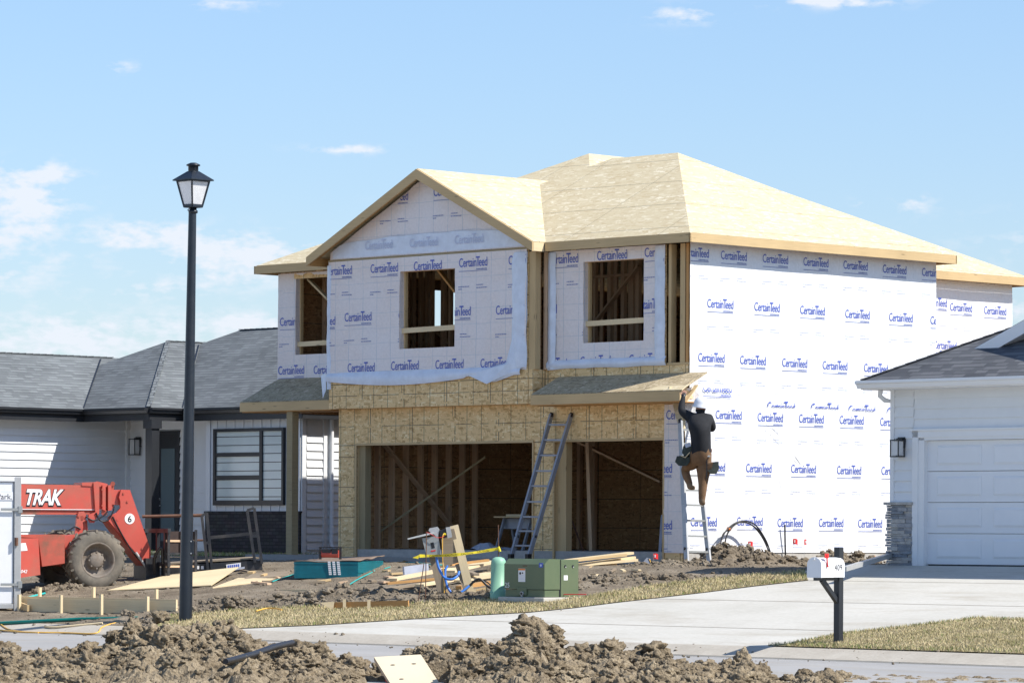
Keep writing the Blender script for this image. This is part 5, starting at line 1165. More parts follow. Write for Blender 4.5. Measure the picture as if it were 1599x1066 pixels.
# ================================================================== ladders
def ladder(name, bL, bR, tL, tR, ts, m, label, fr=None, off=None, rail=.045, dep=.085):
    o_ = (bL+bR)/2; T_ = bpy.data.objects.new(name, None); sc.collection.objects.link(T_); T_.location = H.W(*o_); T_.rotation_euler = (0, 0, H.r); OFF[T_.name] = Vector(o_); tag(T_, label, 'ladder')
    for a, b in ((bL, tL), (bR, tR)):
        mb = MB(); mb.beam(a, b, rail, dep, m, (1, 0, 0) if abs((bR-bL).y) > abs((bR-bL).x) else (0, 1, 0)); mb.build('rail', T_)
        mb = MB(); mb.obox(a+Vector((0, 0, .03)), Vector((1, 0, 0)), Vector((0, 1, 0)), Vector((0, 0, 1)), .04, .05, .05, 'cable' if m == 'alumb' else 'alum'); mb.build('foot', T_)
        mb = MB(); q = b; d = (b-a).normalized(); mb.tube([b-d*.05, b+d*.03], .035, 'cable', 10); mb.build('end_cap', T_)
        mb = MB(); q = a+(b-a)*.15; mb.tube([q+Vector((-.03, -.03, 0)), q+Vector((.03, .02, 0))], .03, 'cable', 8); mb.build('lock_knob', T_)
    for t_ in ts:
        mb = MB(); p, q = bL+(tL-bL)*t_, bR+(tR-bR)*t_; ex = (q-p)*.04; mb.beam(p-ex, q+ex, .055, .034, 'greyb' if m == 'alum' else m); mb.build('rung', T_)
    return T_
y0 = -1.25
bL, bR, tL, tR = FY(798, 871, y0), FY(825, 871, y0), FY(861, 647, -.17), FY(892, 647, -.17)
ladder('ladder', bL, bR, tL, tR, [(871-y)/(224.) for y in (663, 687, 711, 735.5, 759, 783.5, 807, 829, 851.5)], 'alumb', 'blue-grey extension ladder leaning beside the double garage door')
bL, bR, tL, tR = FX(1073, 892, 1.1), FX(1109, 893, 1.1), FX(1062, 657, .12), FX(1084, 657, .12)
lad2 = ladder('ladder', bL, bR, tL, tR, [(892-y)/235. for y in (671, 693, 718, 743, 766, 789, 813, 837, 861, 885)], 'alum', 'silver ladder at the house corner with the worker standing on it')
# ================================================================== worker on the ladder
def skin_mesh(name, nodes, edges, mats, sub=2):
    """nodes {k:(Vector, radius)}, edges [(a,b,mat)]; one continuous skinned surface"""
    ks = list(nodes); me = bpy.data.meshes.new(name); me.from_pydata([nodes[k][0] for k in ks], [(ks.index(a), ks.index(b)) for a, b, _ in edges], [])
    o = bpy.data.objects.new(name, me); sc.collection.objects.link(o); md = o.modifiers.new('s', 'SKIN'); md.use_smooth_shade = True
    for i, k in enumerate(ks):
        r = nodes[k][1]; r = r if isinstance(r, tuple) else (r, r); g_ = 1.22 if min(r) > .045 and not k.startswith('hd') else 1.08; r = (r[0]*g_, r[1]*g_); me.skin_vertices[0].data[i].radius = r; me.skin_vertices[0].data[i].use_root = (i == 0)
    sb = o.modifiers.new('u', 'SUBSURF'); sb.levels = sub; sb.render_levels = sub
    dg = bpy.context.evaluated_depsgraph_get(); nm = bpy.data.meshes.new_from_object(o.evaluated_get(dg)); bpy.data.objects.remove(o)
    ml = []
    for _, _, m in edges:
        if m not in ml: ml.append(m)
    nm.materials.clear()
    for m in ml: nm.materials.append(M[m])
    segs = [(nodes[a][0], nodes[b][0], (sum(nodes[a][1])/2 if isinstance(nodes[a][1], tuple) else nodes[a][1]), (sum(nodes[b][1])/2 if isinstance(nodes[b][1], tuple) else nodes[b][1]), ml.index(m)) for a, b, m in edges]
    for p in nm.polygons:
        c = p.center; best = 1e9
        for a, b, ra, rb, mi in segs:
            d = b-a; t_ = max(0, min(1, (c-a).dot(d)/max(d.length_squared, 1e-9))); e = (c-a-d*t_).length-(ra+(rb-ra)*t_)
            if e < best: best = e; p.material_index = mi
        p.use_smooth = True
    return nm
KD = 71.25
def J(px, py, d=0): return at(px, py, KD+d)
root = J(1095, 789, 0); hand = J(1068, 616, .35)
N_ = {'pel': (J(1095, 712, 0), (.205, .15)), 'waist': (J(1095, 700, 0), (.235, .155)), 'chest': (J(1094, 672, .03), (.30, .17)), 'upch': (J(1093, 656, .06), (.27, .15)), 'neck': (J(1093, 645, .08), .075), 'hd0': (J(1094, 639, .10), .085), 'hd1': (J(1095, 631, .10), .095), 'hd2': (J(1095, 625, .10), .07),
      'nose': (J(1095, 634, .205), .018), 'earL': (J(1087, 634, .1), .022), 'earR': (J(1103, 634, .1), .022),
      'shL': (J(1079, 652, .08), .095), 'elL': (J(1064, 642, .22), .062), 'foL': (J(1065, 630, .28), .052), 'wrL': (J(1067, 620, .32), .035), 'paL': (hand, .038),
      'shR': (J(1107, 654, .08), .095), 'elR': (J(1113, 670, .30), .062), 'foR': (J(1105, 664, .42), .05), 'wrR': (J(1096, 655, .50), .034), 'paR': (J(1091, 650, .55), .036),
      'hipR': (J(1100, 722, 0), .125), 'thR': (J(1098, 738, .02), .105), 'knR': (J(1098, 753, .02), .078), 'caR': (J(1097, 765, .0), .068), 'anR': (J(1096, 779, 0), .055), 'heR': (J(1096, 785, -.02), .05), 'toR': (J(1098, 785, .16), .045),
      'hipL': (J(1085, 722, .04), .12), 'thL': (J(1076, 727, .20), .095), 'knL': (J(1069, 732, .32), .075), 'caL': (J(1072, 743, .26), .068), 'anL': (J(1077, 755, .20), .05), 'heL': (J(1077, 761, .17), .048), 'toL': (J(1084, 761, .33), .042)}
ED = [('pel', 'waist', 'trouser'), ('waist', 'chest', 'cloth'), ('chest', 'upch', 'cloth'), ('upch', 'neck', 'cloth'), ('neck', 'hd0', 'cloth'), ('hd0', 'hd1', 'skin'), ('hd1', 'hd2', 'skin'), ('hd1', 'nose', 'skin'), ('hd1', 'earL', 'skin'), ('hd1', 'earR', 'skin'),
      ('upch', 'shL', 'cloth'), ('shL', 'elL', 'cloth'), ('elL', 'foL', 'cloth'), ('foL', 'wrL', 'cloth'), ('wrL', 'paL', 'cable'), ('upch', 'shR', 'cloth'), ('shR', 'elR', 'cloth'), ('elR', 'foR', 'cloth'), ('foR', 'wrR', 'cloth'), ('wrR', 'paR', 'skin'),
      ('pel', 'hipR', 'trouser'), ('hipR', 'thR', 'trouser'), ('thR', 'knR', 'trouser'), ('knR', 'caR', 'trouser'), ('caR', 'anR', 'trouser'), ('anR', 'heR', 'boot'), ('heR', 'toR', 'boot'),
      ('pel', 'hipL', 'trouser'), ('hipL', 'thL', 'trouser'), ('thL', 'knL', 'trouser'), ('knL', 'caL', 'trouser'), ('caL', 'anL', 'trouser'), ('anL', 'heL', 'boot'), ('heL', 'toL', 'boot')]
def hand_nodes(tag_, palm, fwd, side, mat_):
    """five fingers rooted in the palm, curling over the edge they hold"""
    fwd, side = Vector(fwd).normalized(), Vector(side).normalized(); nrm = fwd.cross(side)
    for i, (off_, ln) in enumerate(((-.030, .070), (-.010, .080), (.011, .075), (.031, .060))):
        a = palm+side*off_+fwd*.02; b = a+fwd*ln*.55; c = b+fwd*ln*.30+nrm*ln*.35; d = c+nrm*ln*.35
        for k, p, r in (('a', a, .011), ('b', b, .0100), ('c', c, .0090), ('d', d, .0075)): N_[tag_+str(i)+k] = (p, r)
        ED.append((palm_key, tag_+str(i)+'a', mat_)); ED.extend([(tag_+str(i)+'a', tag_+str(i)+'b', mat_), (tag_+str(i)+'b', tag_+str(i)+'c', mat_), (tag_+str(i)+'c', tag_+str(i)+'d', mat_)])
    a = palm-side*.035-fwd*.01; b = a-side*.022+fwd*.025; c = b+fwd*.028+nrm*.012
    for k, p, r in (('ta', a, .014), ('tb', b, .012), ('tc', c, .010)): N_[tag_+k] = (p, r)
    ED.extend([(palm_key, tag_+'ta', mat_), (tag_+'ta', tag_+'tb', mat_), (tag_+'tb', tag_+'tc', mat_)])
palm_key = 'paL'; hand_nodes('fl', N_['paL'][0], (.15, .3, 1), (1, 0, -.1), 'skin'); palm_key = 'paR'; hand_nodes('fr', N_['paR'][0], (-.5, .5, .6), (.6, .4, .3), 'skin')
PW_ = bpy.data.objects.new('person', None); nm = skin_mesh('body', {k: (v[0]-root, v[1]) for k, v in N_.items()}, ED, None)
bpy.data.objects.remove(PW_); PO = bpy.data.objects.new('person', nm); sc.collection.objects.link(PO); PO.location = root
tag(PO, 'worker in black shirt, brown trousers and white hard hat reaching up on the ladder', 'person'); OFF[PO.name] = Vector((0, 0, 0))
def pc(name, mb, bevel=0, sm=False):
    mb.v = [v-root for v in mb.v]; o = mb.build(name, PO, bevel=bevel); return o
hc = J(1095, 632, .09); mb = MB(); prof = [(.138, -.03), (.165, -.045), (.167, -.036), (.142, -.005), (.138, .05), (.115, .105), (.07, .138), (.0, .148)]
V0 = len(mb.v); mb.lathe(prof, hc, 'hat', 28, (0.12, -.12, 1)); pc('hard_hat', mb)
mb = MB(); bc = J(1095, 703, 0)
mb.lathe([(.19, -.03), (.196, -.03), (.196, .03), (.19, .03)], bc, 'leather', 28); 
for i in range(len(mb.v)): v = mb.v[i]; mb.v[i] = Vector((v.x, bc.y+(v.y-bc.y)*.76, v.z))
mb.box(bc.x+.06, bc.x+.10, bc.y-.165, bc.y-.145, bc.z-.02, bc.z+.03, 'alum'); pc('tool_belt', mb)
def pouch(cx, cy, w_, h_, m):
    mb = MB(); c0 = J(cx, cy, -.02); pr = [(-w_*.8, 0), (w_*.9, .02), (w_, -h_*.55), (w_*.6, -h_), (-w_*.5, -h_*1.02), (-w_*1.05, -h_*.6)]
    mb.prism([c0+Vector((x, -.09, z)) for x, z in pr], (0, .2, 0), m); return mb
mb = pouch(1066, 712, .13, .17, 'pouch'); pc('tool_pouch', mb, .02); mb = pouch(1073, 696, .085, .20, 'pouch'); mb.prism([J(1069, 693, -.13), J(1077, 690, -.13), J(1079, 696, -.13), J(1071, 699, -.13)], (0, .1, 0), 'plast'); mb.tube([J(1077, 706, -.14), J(1070, 714, -.14), J(1063, 711, -.14)], .01, 'wood_lt', 6); pc('tool_pouch', mb, .015)
mb = pouch(1113, 722, .11, .20, 'pouch'); pc('tool_pouch', mb, .02); mb = pouch(1106, 705, .05, .10, 'leather'); pc('belt_holster', mb, .01)
mb = MB(); mb.beam(J(1104, 706, -.16), J(1103.5, 747, -.15), .018, .028, 'cable', (0, 1, 0)); mb.beam(J(1098, 711, -.17), J(1109, 712, -.17), .03, .03, 'alum'); pc('hammer', mb)
mb = MB()
for (sx, sy, d) in ((1091.5, 636, .195), (1098.5, 636, .195)): mb.lathe([(.0, -.01), (.012, -.004), (.012, .004), (0, .01)], J(sx, sy-2, d), 'white_paint', 10, (0, 1, 0))
mb.beam(J(1093, 640, .19), J(1097, 640, .19), .01, .008, 'leather'); pc('face', mb)
# ================================================================== telehandler
q = G(152, 919); TW = Fr(*H.W(q.x, q.y, q.z-.03), 26.5)
def tp(px, py, y=0.): return TW.p(px, py, 1, y)
T = thing('telehandler', 'red telescopic forklift with TRAK on its boom and a muddy front tyre', 'telehandler', TW)
def wheel(cx, cy, R_, wd, near=True):
    mb = MB(); n = 20
    mb.lathe([(R_*.58, 0), (R_*.66, -.02), (R_*.86, -.015), (R_*.94, .02), (R_*.96, .07), (R_*.96, wd-.07), (R_*.94, wd-.02), (R_*.86, wd), (R_*.6, wd)], (cx, cy, R_), 'rubber', 48, (0, 1, 0))
    for k in range(n):
        for hs in (0, 1):
            a = 2*pi*(k+hs*.5)/n; a2 = a+.20; y0, y1 = (cy-.008, cy+wd*.52) if hs == 0 else (cy+wd*.48, cy+wd+.008)
            if hs: a, a2 = a2, a
            def rp(an, r, y): return (cx+r*cos(an), y, R_+r*sin(an))
            th = .085
            q4 = [rp(a, R_*.90, y0), rp(a+th, R_*.90, y0), rp(a2+th, R_*.93, y1), rp(a2, R_*.93, y1)]; q5 = [rp(a+.01, R_*1.0, y0+.012), rp(a+th-.01, R_*1.0, y0+.012), rp(a2+th, R_*1.015, y1), rp(a2, R_*1.015, y1)]
            mb.mesh([Vector(v) for v in q4+q5], [(0, 1, 2, 3), (4, 5, 6, 7), (0, 1, 5, 4), (1, 2, 6, 5), (2, 3, 7, 6), (3, 0, 4, 7)], 'rubber')
    wh = MB(); wh.lathe([(R_*.60, .0), (R_*.57, -.012), (R_*.53, .01), (R_*.50, .06), (R_*.46, .14), (R_*.28, .16), (R_*.27, .08), (R_*.2, .05), (.0, .05)], (cx, cy, R_), 'rim', 40, (0, 1, 0))
    for k in range(8): a = 2*pi*k/8; wh.tube([(cx+.15*cos(a)*R_/.56, cy+.05, R_+.15*R_/.56*sin(a)), (cx+.15*cos(a)*R_/.56, cy+.10, R_+.15*R_/.56*sin(a))], .018, 'rim', 6)
    W0 = thing_child('wheel', T); t_ = mb.build('tyre', W0, recalc=True); r_ = wh.build('rim', W0)
    return W0
def thing_child(name, parent):
    o = bpy.data.objects.new(name, None); sc.collection.objects.link(o); o.parent = parent; OFF[o.name] = OFF[parent.name]; o.empty_display_size = .1; return o
wc = tp(153, 874, 0); wheel(wc.x, 0, .565, .40); wheel(wc.x, 1.75, .565, .40); wheel(-3.5, 0, .565, .40); wheel(-3.5, 1.75, .565, .40)
BY0, BY1 = .72, 1.08
mb = MB(); a, b = tp(33, 757, BY0), tp(163, 757.5, BY0); c = tp(163, 795, BY0); zt0, zb0 = a.z, tp(33, 794, BY0).z
mb.prism([(-4.6, BY0, zt0+.03), (b.x, BY0, b.z), (c.x, BY0, c.z), (-4.6, BY0, zb0-.0)], (0, BY1-BY0, 0), 'red'); mb.build('boom', T, bevel=.012)
mb = MB(); mb.prism([(-4.6, BY0+.03, zb0), (c.x-.1, BY0+.03, c.z), (c.x-.1, BY0+.03, c.z-.10), (-4.6, BY0+.03, zb0-.12)], (0, .3, 0), 'reddirty'); mb.box(-4.6, c.x, BY0-.004, BY0, zb0-.012, zb0, 'white_paint'); mb.build('boom_underside', T)
mb = MB(); o_ = tp(-4, 787, BY0-.003); u_ = Vector((1, 0, 0)); v_ = Vector((0, 0, 1)); tx = tp(38, 787, BY0-.002); t1 = tp(96, 787, BY0-.002)
for body_, x_, h_ in (('SKY', tx.x-.78, .37), ('TRAK', tx.x, .37)):
    T_, wd = text_tris(body_, .03, .35, 1, .92); kx = (t1.x-tx.x)/(text_tris('TRAK', .03, .35, 1, .92)[1]); T2, w2 = text_tris(body_, .075, .35, 1, .92)
    for tt in T2: mb.poly([Vector((x_+p[0]*kx+.02, BY0-.003, tx.z+p[1]*h_*.78/.72-.015)) for p in tt], 'cable')
    for tt in T_: mb.poly([Vector((x_+p[0]*kx+.04, BY0-.006, tx.z+p[1]*h_*.78/.72)) for p in tt], 'white_paint')
    mb.build('boom_lettering', T, recalc=False); mb = MB()
mb = MB()
def plate(pts, y, th, m, mb): mb.prism([tp(*p, y) for p in pts], (0, th, 0), m)
plate([(146, 753), (153, 751), (155, 755), (155, 800), (147, 816), (141, 816), (138, 808), (139, 803), (149, 799)], BY0-.05, .05, 'red', mb); plate([(128, 753), (155, 752), (168, 755), (168, 760), (128, 758)], BY0-.02, .45, 'red', mb); plate([(160, 757), (165, 756), (165, 797), (160, 795)], BY0-.06, .48, 'red', mb); plate([(169, 757), (174, 757), (175, 796), (169, 797)], BY0-.06, .48, 'red', mb); plate([(154, 760), (178, 758), (178, 793), (154, 790)], BY0+.05, .26, 'reddirty', mb)
plate([(174, 765), (192, 764), (190, 788), (174, 787)], BY0+.02, .3, 'red', mb)
mb.tube([tp(176, 755, BY0-.04), tp(176, 755, BY1)], .045, 'reddirty', 12); mb.tube([tp(163, 800, BY0-.04), tp(163, 800, BY1)], .06, 'reddirty', 12); mb.build('boom_head', T)
GP = [(189, 764), (203, 764.5), (235, 857), (236, 880), (229, 884), (213, 864), (170, 813), (169, 809), (172, 805), (182, 800), (188, 793), (188, 783), (186, 776)]
mb = MB(); plate(GP, BY0-.05, .05, 'red', mb); mb.build('gooseneck_plate', T, bevel=.006)
mb = MB(); plate(GP, BY1-.0, .05, 'red', mb); mb.build('gooseneck_plate', T)
mb = MB(); plate([(172, 813), (213, 866), (230, 886), (224, 884), (206, 863), (168, 812)], BY0, .36, 'red', mb); mb.tube([tp(212, 862, BY0-.09), tp(232, 891, BY0-.09)], .025, 'alum', 10); mb.build('neck_web', T)
mb = MB(); c6 = tp(202.5, 809.5, BY0-.056); mb.tube([c6, c6+Vector((0, .008, 0))], .10, 'white_paint', 28); put_text(mb, '6', c6+Vector((0, -.003, -.062)), (1, 0, 0), (0, 0, 1), .17, 'cable', .02, center=True); p = tp(184, 811, BY0-.055); mb.tube([p, p+Vector((0, .02, 0))], .03, 'red', 12); mb.build('number_disc', T)
mb = MB(); plate([(117, 834), (120, 808), (123, 799), (131, 798), (134, 803), (134, 812), (129, 815), (130, 822), (128, 836)], BY0-.05, .06, 'red', mb); plate([(117, 834), (120, 808), (123, 799), (131, 798), (134, 803), (134, 812), (128, 836)], BY1, .05, 'red', mb)
mb.tube([tp(130, 812, BY0+.15), tp(132, 842, BY0+.15)], .075, 'red', 14); mb.tube([tp(128, 808, BY0-.06), tp(128, 808, BY1)], .04, 'reddirty', 12); mb.build('lift_cylinder', T)
mb = MB(); plate([(-60, 838), (60, 840), (63, 897), (28, 902), (-60, 905)], -.02, .5, 'red', mb); mb.build('side_tank', T, bevel=.01)
mb = MB(); put_text(mb, '6042', tp(29, 894, -.028), (1, 0, 0), (0, 0, 1), .085, 'white_paint', .01, .3); mb.build('body_number', T); mb = MB(); mb.prism([tp(30, 848, -.026), tp(40, 847, -.026), (tp(42, 854, -.026)), tp(43, 859, -.026), tp(30, 860, -.026)], (0, .004, 0), 'white_paint'); mb.build('decal', T)
mb = MB(); plate([(30, 834), (101, 834), (101, 879), (66, 884), (60, 840), (30, 838)], .08, .5, 'reddirty', mb); mb.build('battery_box', T, bevel=.01)
mb = MB(); mb.box(-4.4, wc.x+.25, .55, 1.6, .45, 1.02, 'reddirty'); plate([(100, 836), (117, 834), (112, 855), (104, 880)], .3, .3, 'red', mb); mb.box(wc.x-.12, wc.x+.12, .3, 1.8, .42, .66, 'reddirty'); mb.box(-3.62, -3.38, .3, 1.8, .42, .66, 'reddirty'); mb.build('chassis', T, bevel=.01)
mb = MB(); mb.box(-4.0, -2.7, 1.25, 2.1, 1.0, 2.35, 'red'); mb.build('cab', T, bevel=.03); mb = MB(); mb.box(-3.9, -2.8, 1.22, 1.25, 1.5, 2.25, 'glass'); mb.box(-2.7, -2.67, 1.33, 2.02, 1.5, 2.25, 'glass'); mb.build('cab_window', T)
mb = MB(); q1, q2 = tp(233, 885, BY0-.1), tp(233, 885, BY1+.15); mb.tube([q1, q2], .10, 'reddirty', 14); mb.build('quick_hitch', T)
for pts_ in (((150, 800), (156, 812), (168, 812), (176, 800), (178, 790)), ((134, 806), (146, 812), (160, 806), (168, 798)), ((176, 806), (186, 826), (200, 850), (216, 872), (228, 880)), ((100, 832), (110, 826), (118, 822), (126, 826))):
    mb = MB(); mb.tube(spline([tp(a, b, BY0-.07) for a, b in pts_]), .014, 'cable', 8); mb.build('hydraulic_hose', T)
for px, py in ((160, 764), (160, 789), (193, 770), (199, 783), (222, 856), (228, 872), (176, 809), (123, 806)):
    p = tp(px, py, BY0-.055); mb = MB(); mb.tube([p-Vector((0, .012, 0)), p], .022, 'reddirty', 8); mb.build('bolt', T)
mb = MB(); x0 = tp(240, 880, BY0).x
for yy in (.15, .55, 1.2, 1.6): mb.box(x0, x0+.06, yy, yy+.07, .05, 1.15, 'blackmetal')
for zz in (.10, .45, 1.08): mb.box(x0+.0, x0+.06, .0, 1.8, zz, zz+.08, 'blackmetal')
mb.box(x0-.22, x0, .55, 1.2, .12, .6, 'blackmetal'); mb.tube(spline([(x0-.1, .4, .3), (x0-.15, .3, .6), (x0-.05, .2, .8), (x0+.0, .25, .5)]), .03, 'cable', 8); mb.build('fork_carriage', T)
for yy in (.35, 1.3):
    mb = MB(); mb.box(x0+.06, x0+1.25, yy, yy+.13, .02, .07, 'blackmetal'); mb.box(x0+.06, x0+.11, yy, yy+.13, .02, .6, 'blackmetal'); mb.build('fork', T)
# pallet crate on the forks behind the lamp
CF = Fr(*TW.W(x0+.02, .1, .09), 26.5)
T2_ = thing('pallet_crate', 'dark slatted metal and wood crate on the forks of the red lift', 'crate', CF)
mb = MB(); mb.box(0, .58, 0, 1.1, 0, .04, 'wood_old'); mb.box(0, .58, 0, .03, .62, 1.02, 'darkrust'); mb.build('panel', T2_)
for i in range(4):
    mb = MB(); mb.box(-.02+i*.0, .60, -.02, 0, .10+i*.24, .14+i*.24, 'wood_st' if i % 2 else 'blackmetal'); mb.build('slat', T2_)
for x_ in (0, .27, .55):
    mb = MB(); mb.box(x_, x_+.05, -.04, -.02, 0, 1.05, 'blackmetal'); mb.build('post', T2_)
# ================================================================== white cargo trailer at the left edge
q = G(20, 955); WF = Fr(*H.W(q.x, q.y, q.z), 13)
wr = WF.p(32, 955, 1, 0).x; top_ = WF.p(20, 747, 1, 0).z
T = thing('cargo_trailer', 'white enclosed trailer with a red marker light, cut off at the left edge', 'trailer', WF, off=(wr-.5, 1, 0))
mb = MB(); mb.box(wr-2.1, wr-.02, .05, 4.2, .28, top_, 'white_paint'); mb.box(wr-2.1, wr-.13, 0, .05, .14, top_-.06, 'white_paint'); mb.build('body', T, bevel=.015)
mb = MB(); mb.box(wr-.12, wr, -.03, .08, .02, top_+.03, 'alum'); mb.box(wr-2.1, wr-.12, -.03, .05, top_-.05, top_+.03, 'white_paint'); mb.box(wr-2.1, wr-.12, -.02, .05, .06, .14, 'alum'); mb.build('rear_frame', T, bevel=.006)
def lz(py): return WF.p(20, py, 1, 0).z
for z in (lz(795), lz(912)):
    mb = MB(); mb.beam((wr-.36, -.045, z), (wr-.02, -.045, z), .02, .045, 'greyb'); mb.box(wr-.05, wr+.02, -.06, -.02, z-.06, z+.06, 'greyb'); mb.build('hinge', T)
mb = MB(); c = Vector((wr-.085, -.04, lz(845))); mb.tube([c+Vector((0, -.012, -.07)), c+Vector((0, -.012, .07))], .032, 'rust', 12); mb.build('marker_light', T)
mb = MB(); mb.box(wr-.6, wr-.14, -.008, 0, lz(781), lz(767), 'plast'); mb.box(wr-.6, wr-.145, -.010, -.002, lz(780.4), lz(767.6), 'white_paint'); T_, wd = text_tris('Park.', .0, .0, 1, 1); put_text(mb, 'Park.', (wr-.16-wd*.135, -.012, lz(779)), (1, 0, 0), (0, 0, 1), .135, 'cable'); mb.build('sign_plate', T, recalc=False)
for y in (1.6, 2.5):
    mb = MB(); mb.lathe([(0, 0), (.33, 0), (.33, .2), (0, .2)], (wr-.24, y, .33), 'rubber', 24, (1, 0, 0)); mb.build('wheel', T)
# ================================================================== black flatbed trailer with stake racks
q = G(360, 893); BF = Fr(*H.W(q.x, q.y, q.z), 8)
def bp(px, py, y=0): return BF.p(px, py, 1, y)
T = thing('flatbed_trailer', 'black steel flatbed trailer with upright ramp frames, in front of the dark brick wall', 'trailer', BF)
mb = MB(); mb.prism([bp(262, 883), bp(409, 874), bp(410, 889), bp(262, 897)], (0, 2.2, 0), 'blackmetal'); mb.build('bed_frame', T)
mb = MB(); a, b = bp(266, 882), bp(405, 873); mb.prism([a+Vector((0, .05, .012)), b+Vector((0, .05, .012)), b+Vector((0, 2.1, .012)), a+Vector((0, 2.1, .012))], (0, 0, .03), 'wood_old'); mb.build('deck', T)
for pts_ in (((315, 805), (325, 892), (323, 800), (331, 891)), ((386, 796), (398, 878), (397, 793), (409, 880))):
    mb = MB(); a0_, a1_, b0_, b1_ = [bp(*p_, -.03) for p_ in pts_]; mb.beam(a0_, a1_, .05, .055, 'blackmetal', (0, 1, 0)); mb.beam(b0_, b1_, .05, .055, 'blackmetal', (0, 1, 0)); mb.beam(a0_, b0_, .05, .05, 'blackmetal'); mb.beam(a0_+(a1_-a0_)*.5, b0_+(b1_-b0_)*.5, .05, .05, 'blackmetal'); mb.build('ramp_frame', T)
mb = MB(); mb.beam(bp(326, 839, .3), bp(400, 832, .3), .04, .06, 'blackmetal'); mb.build('cross_bar', T)
mb = MB(); mb.tube([bp(222, 806, .2), bp(317, 804, .2)], .03, 'rust', 8); mb.tube([bp(296, 843, .2), bp(317, 843, .2)], .02, 'rust', 8); mb.build('side_pipe', T)
mb = MB(); mb.prism([bp(353, 881, -.012), bp(376, 878, -.012), bp(376, 885, -.012), bp(354, 888, -.012)], (0, .006, 0), 'white_paint')
for i in range(6): a = bp(355.5+i*3.2, 886-i*.35, -.016); mb.prism([a, a+Vector((.026, 0, 0)), a+Vector((.026, 0, .05)), a+Vector((.0, 0, .05))], (0, .003, 0), 'ink')
mb.prism([bp(361, 888, -.012), bp(382, 884, -.012), bp(382, 887, -.012), bp(361, 891, -.012)], (0, .006, 0), 'plast'); mb.build('name_plate', T)
for px in (309, 316): 
    mb = MB(); mb.prism([bp(px-2, 883, -.012), bp(px+2, 883, -.012), bp(px+2, 888, -.012), bp(px-2, 888, -.012)], (0, .006, 0), 'white_paint'); mb.build('reflector_label', T)
for px in (340, 372):
    c = bp(px, 889, .5); mb = MB(); mb.lathe([(0, 0), (.12, 0), (.13, .03), (.13, .17), (.12, .2), (0, .2)], (c.x, .45, .08), 'cable', 20, (0, 1, 0)); mb.build('wheel', T)
# ================================================================== teal stack of sheathing sheets
q = G(508, 904); KF = Fr(*H.W(q.x, q.y, q.z), -9)
T = thing('sheathing_stack', 'stack of sheathing sheets with teal edges and three white stripes', 'sheet stack', KF)
x0, x1 = KF.p(459, 903, 1, 0).x, KF.p(559, 903, 1, 0).x; hh = .31; random.seed(2)
mb = MB(); n = 13
for i in range(n): j = random.uniform(-.006, .006); mb.box(x0+j, x1+j, -abs(j)*2, 2.44, i*hh/n+.02, (i+1)*hh/n+.018, 'teal')
mb.build('sheets', T)
mb = MB(); m_ = 14; V = []
for i in range(m_+1):
    y = -.01+2.5*i/m_; e = .05*(i/m_)**2
    for k in range(9): x = x0-.01+(x1-x0+.03)*k/8; V.append((x, y, hh+.022+e+.10*max(0, k/8-.55)**1.5*(1+i/m_)+.012*sin(k*1.3+i)))
mb.mesh(V, [(i*9+k, i*9+k+1, (i+1)*9+k+1, (i+1)*9+k) for i in range(m_) for k in range(8)], 'brown_sheet', True); o = mb.build('top_sheet', T, recalc=False); s_ = o.modifiers.new('t', 'SOLIDIFY'); s_.thickness = .014
for px in (512, 519, 526):
    mb = MB(); x = KF.p(px, 890, 1, 0).x
    for i in range(7): mb.box(x+i*.004, x+.05+i*.004, -.022, -.012, hh-.012-i*.036, hh+.018-i*.036, 'white_paint')
    mb.build('stripe', T)
GFm = Fr(*KF.W(KF.p(514, 870, 1, .8).x, .9, hh+.05), -9)
T3 = thing('air_compressor', 'small red and black air compressor on top of the teal-edged stack', 'compressor', GFm)
mb = MB(); mb.tube([(-.16, 0, .10), (.16, 0, .10)], .07, 'red', 14); mb.build('air_tank', T3); mb = MB(); mb.box(-.14, .02, -.08, .08, .12, .19, 'cable'); mb.box(.04, .15, -.07, .07, .10, .20, 'cable'); mb.build('motor', T3)
mb = MB(); mb.tube([(-.2, -.06, .22), (.2, -.06, .22)], .012, 'cable', 8); mb.tube([(-.2, .06, .22), (.2, .06, .22)], .012, 'cable', 8)
for x_ in (-.19, .19): mb.tube([(x_, -.06, .22), (x_, -.06, .0)], .012, 'cable', 8); mb.tube([(x_, .06, .22), (x_, .06, .0)], .012, 'cable', 8)
mb.build('roll_cage', T3)
# ================================================================== loose sheets, forms, hoses
def gsheet(name, pxs, m, lb, cat, dz=.04, lifts=None, group=None):
    P_ = [gw(x, y, dz+(lifts[i] if lifts else 0)) for i, (x, y) in enumerate(pxs)]; o_ = sum(P_, Vector())/len(P_); mb = MB(); mb.prism([p-o_ for p in P_], (0, 0, -.018), m); o = mb.build(name); o.location = o_; tag(o, lb, cat, group); return o
GOS = 'strand board sheets lying on the soil'
gsheet('osb_sheet', [(168, 925), (330, 917), (372, 897), (262, 905)], 'wood_lt', 'large pale sheet on the soil right of the muddy front tyre', 'sheet', .05, [0, 0, .10, .05], GOS)
gsheet('osb_sheet', [(332, 919), (398, 911), (430, 905), (372, 904)], 'wood_lt', 'smaller pale sheet lying below the black flatbed', 'sheet', .03, None, GOS)
gsheet('osb_sheet', [(380, 906), (450, 900), (455, 893), (395, 897)], 'wood_old', 'grey weathered sheet in the shade below the flatbed', 'sheet', .03, None, GOS)
gsheet('osb_sheet', [(395, 872), (470, 868), (520, 858), (450, 862)], 'wood_old', 'weathered sheet by the porch post behind the teal stack', 'sheet', .10, None, GOS)
board('board', gw(440, 872, .1), gw(505, 868, .12), .2, .05, 'wood_st', 'dark plank lying before the porch post behind the teal stack')
FLb = Fr(*gw(150, 958), -45)
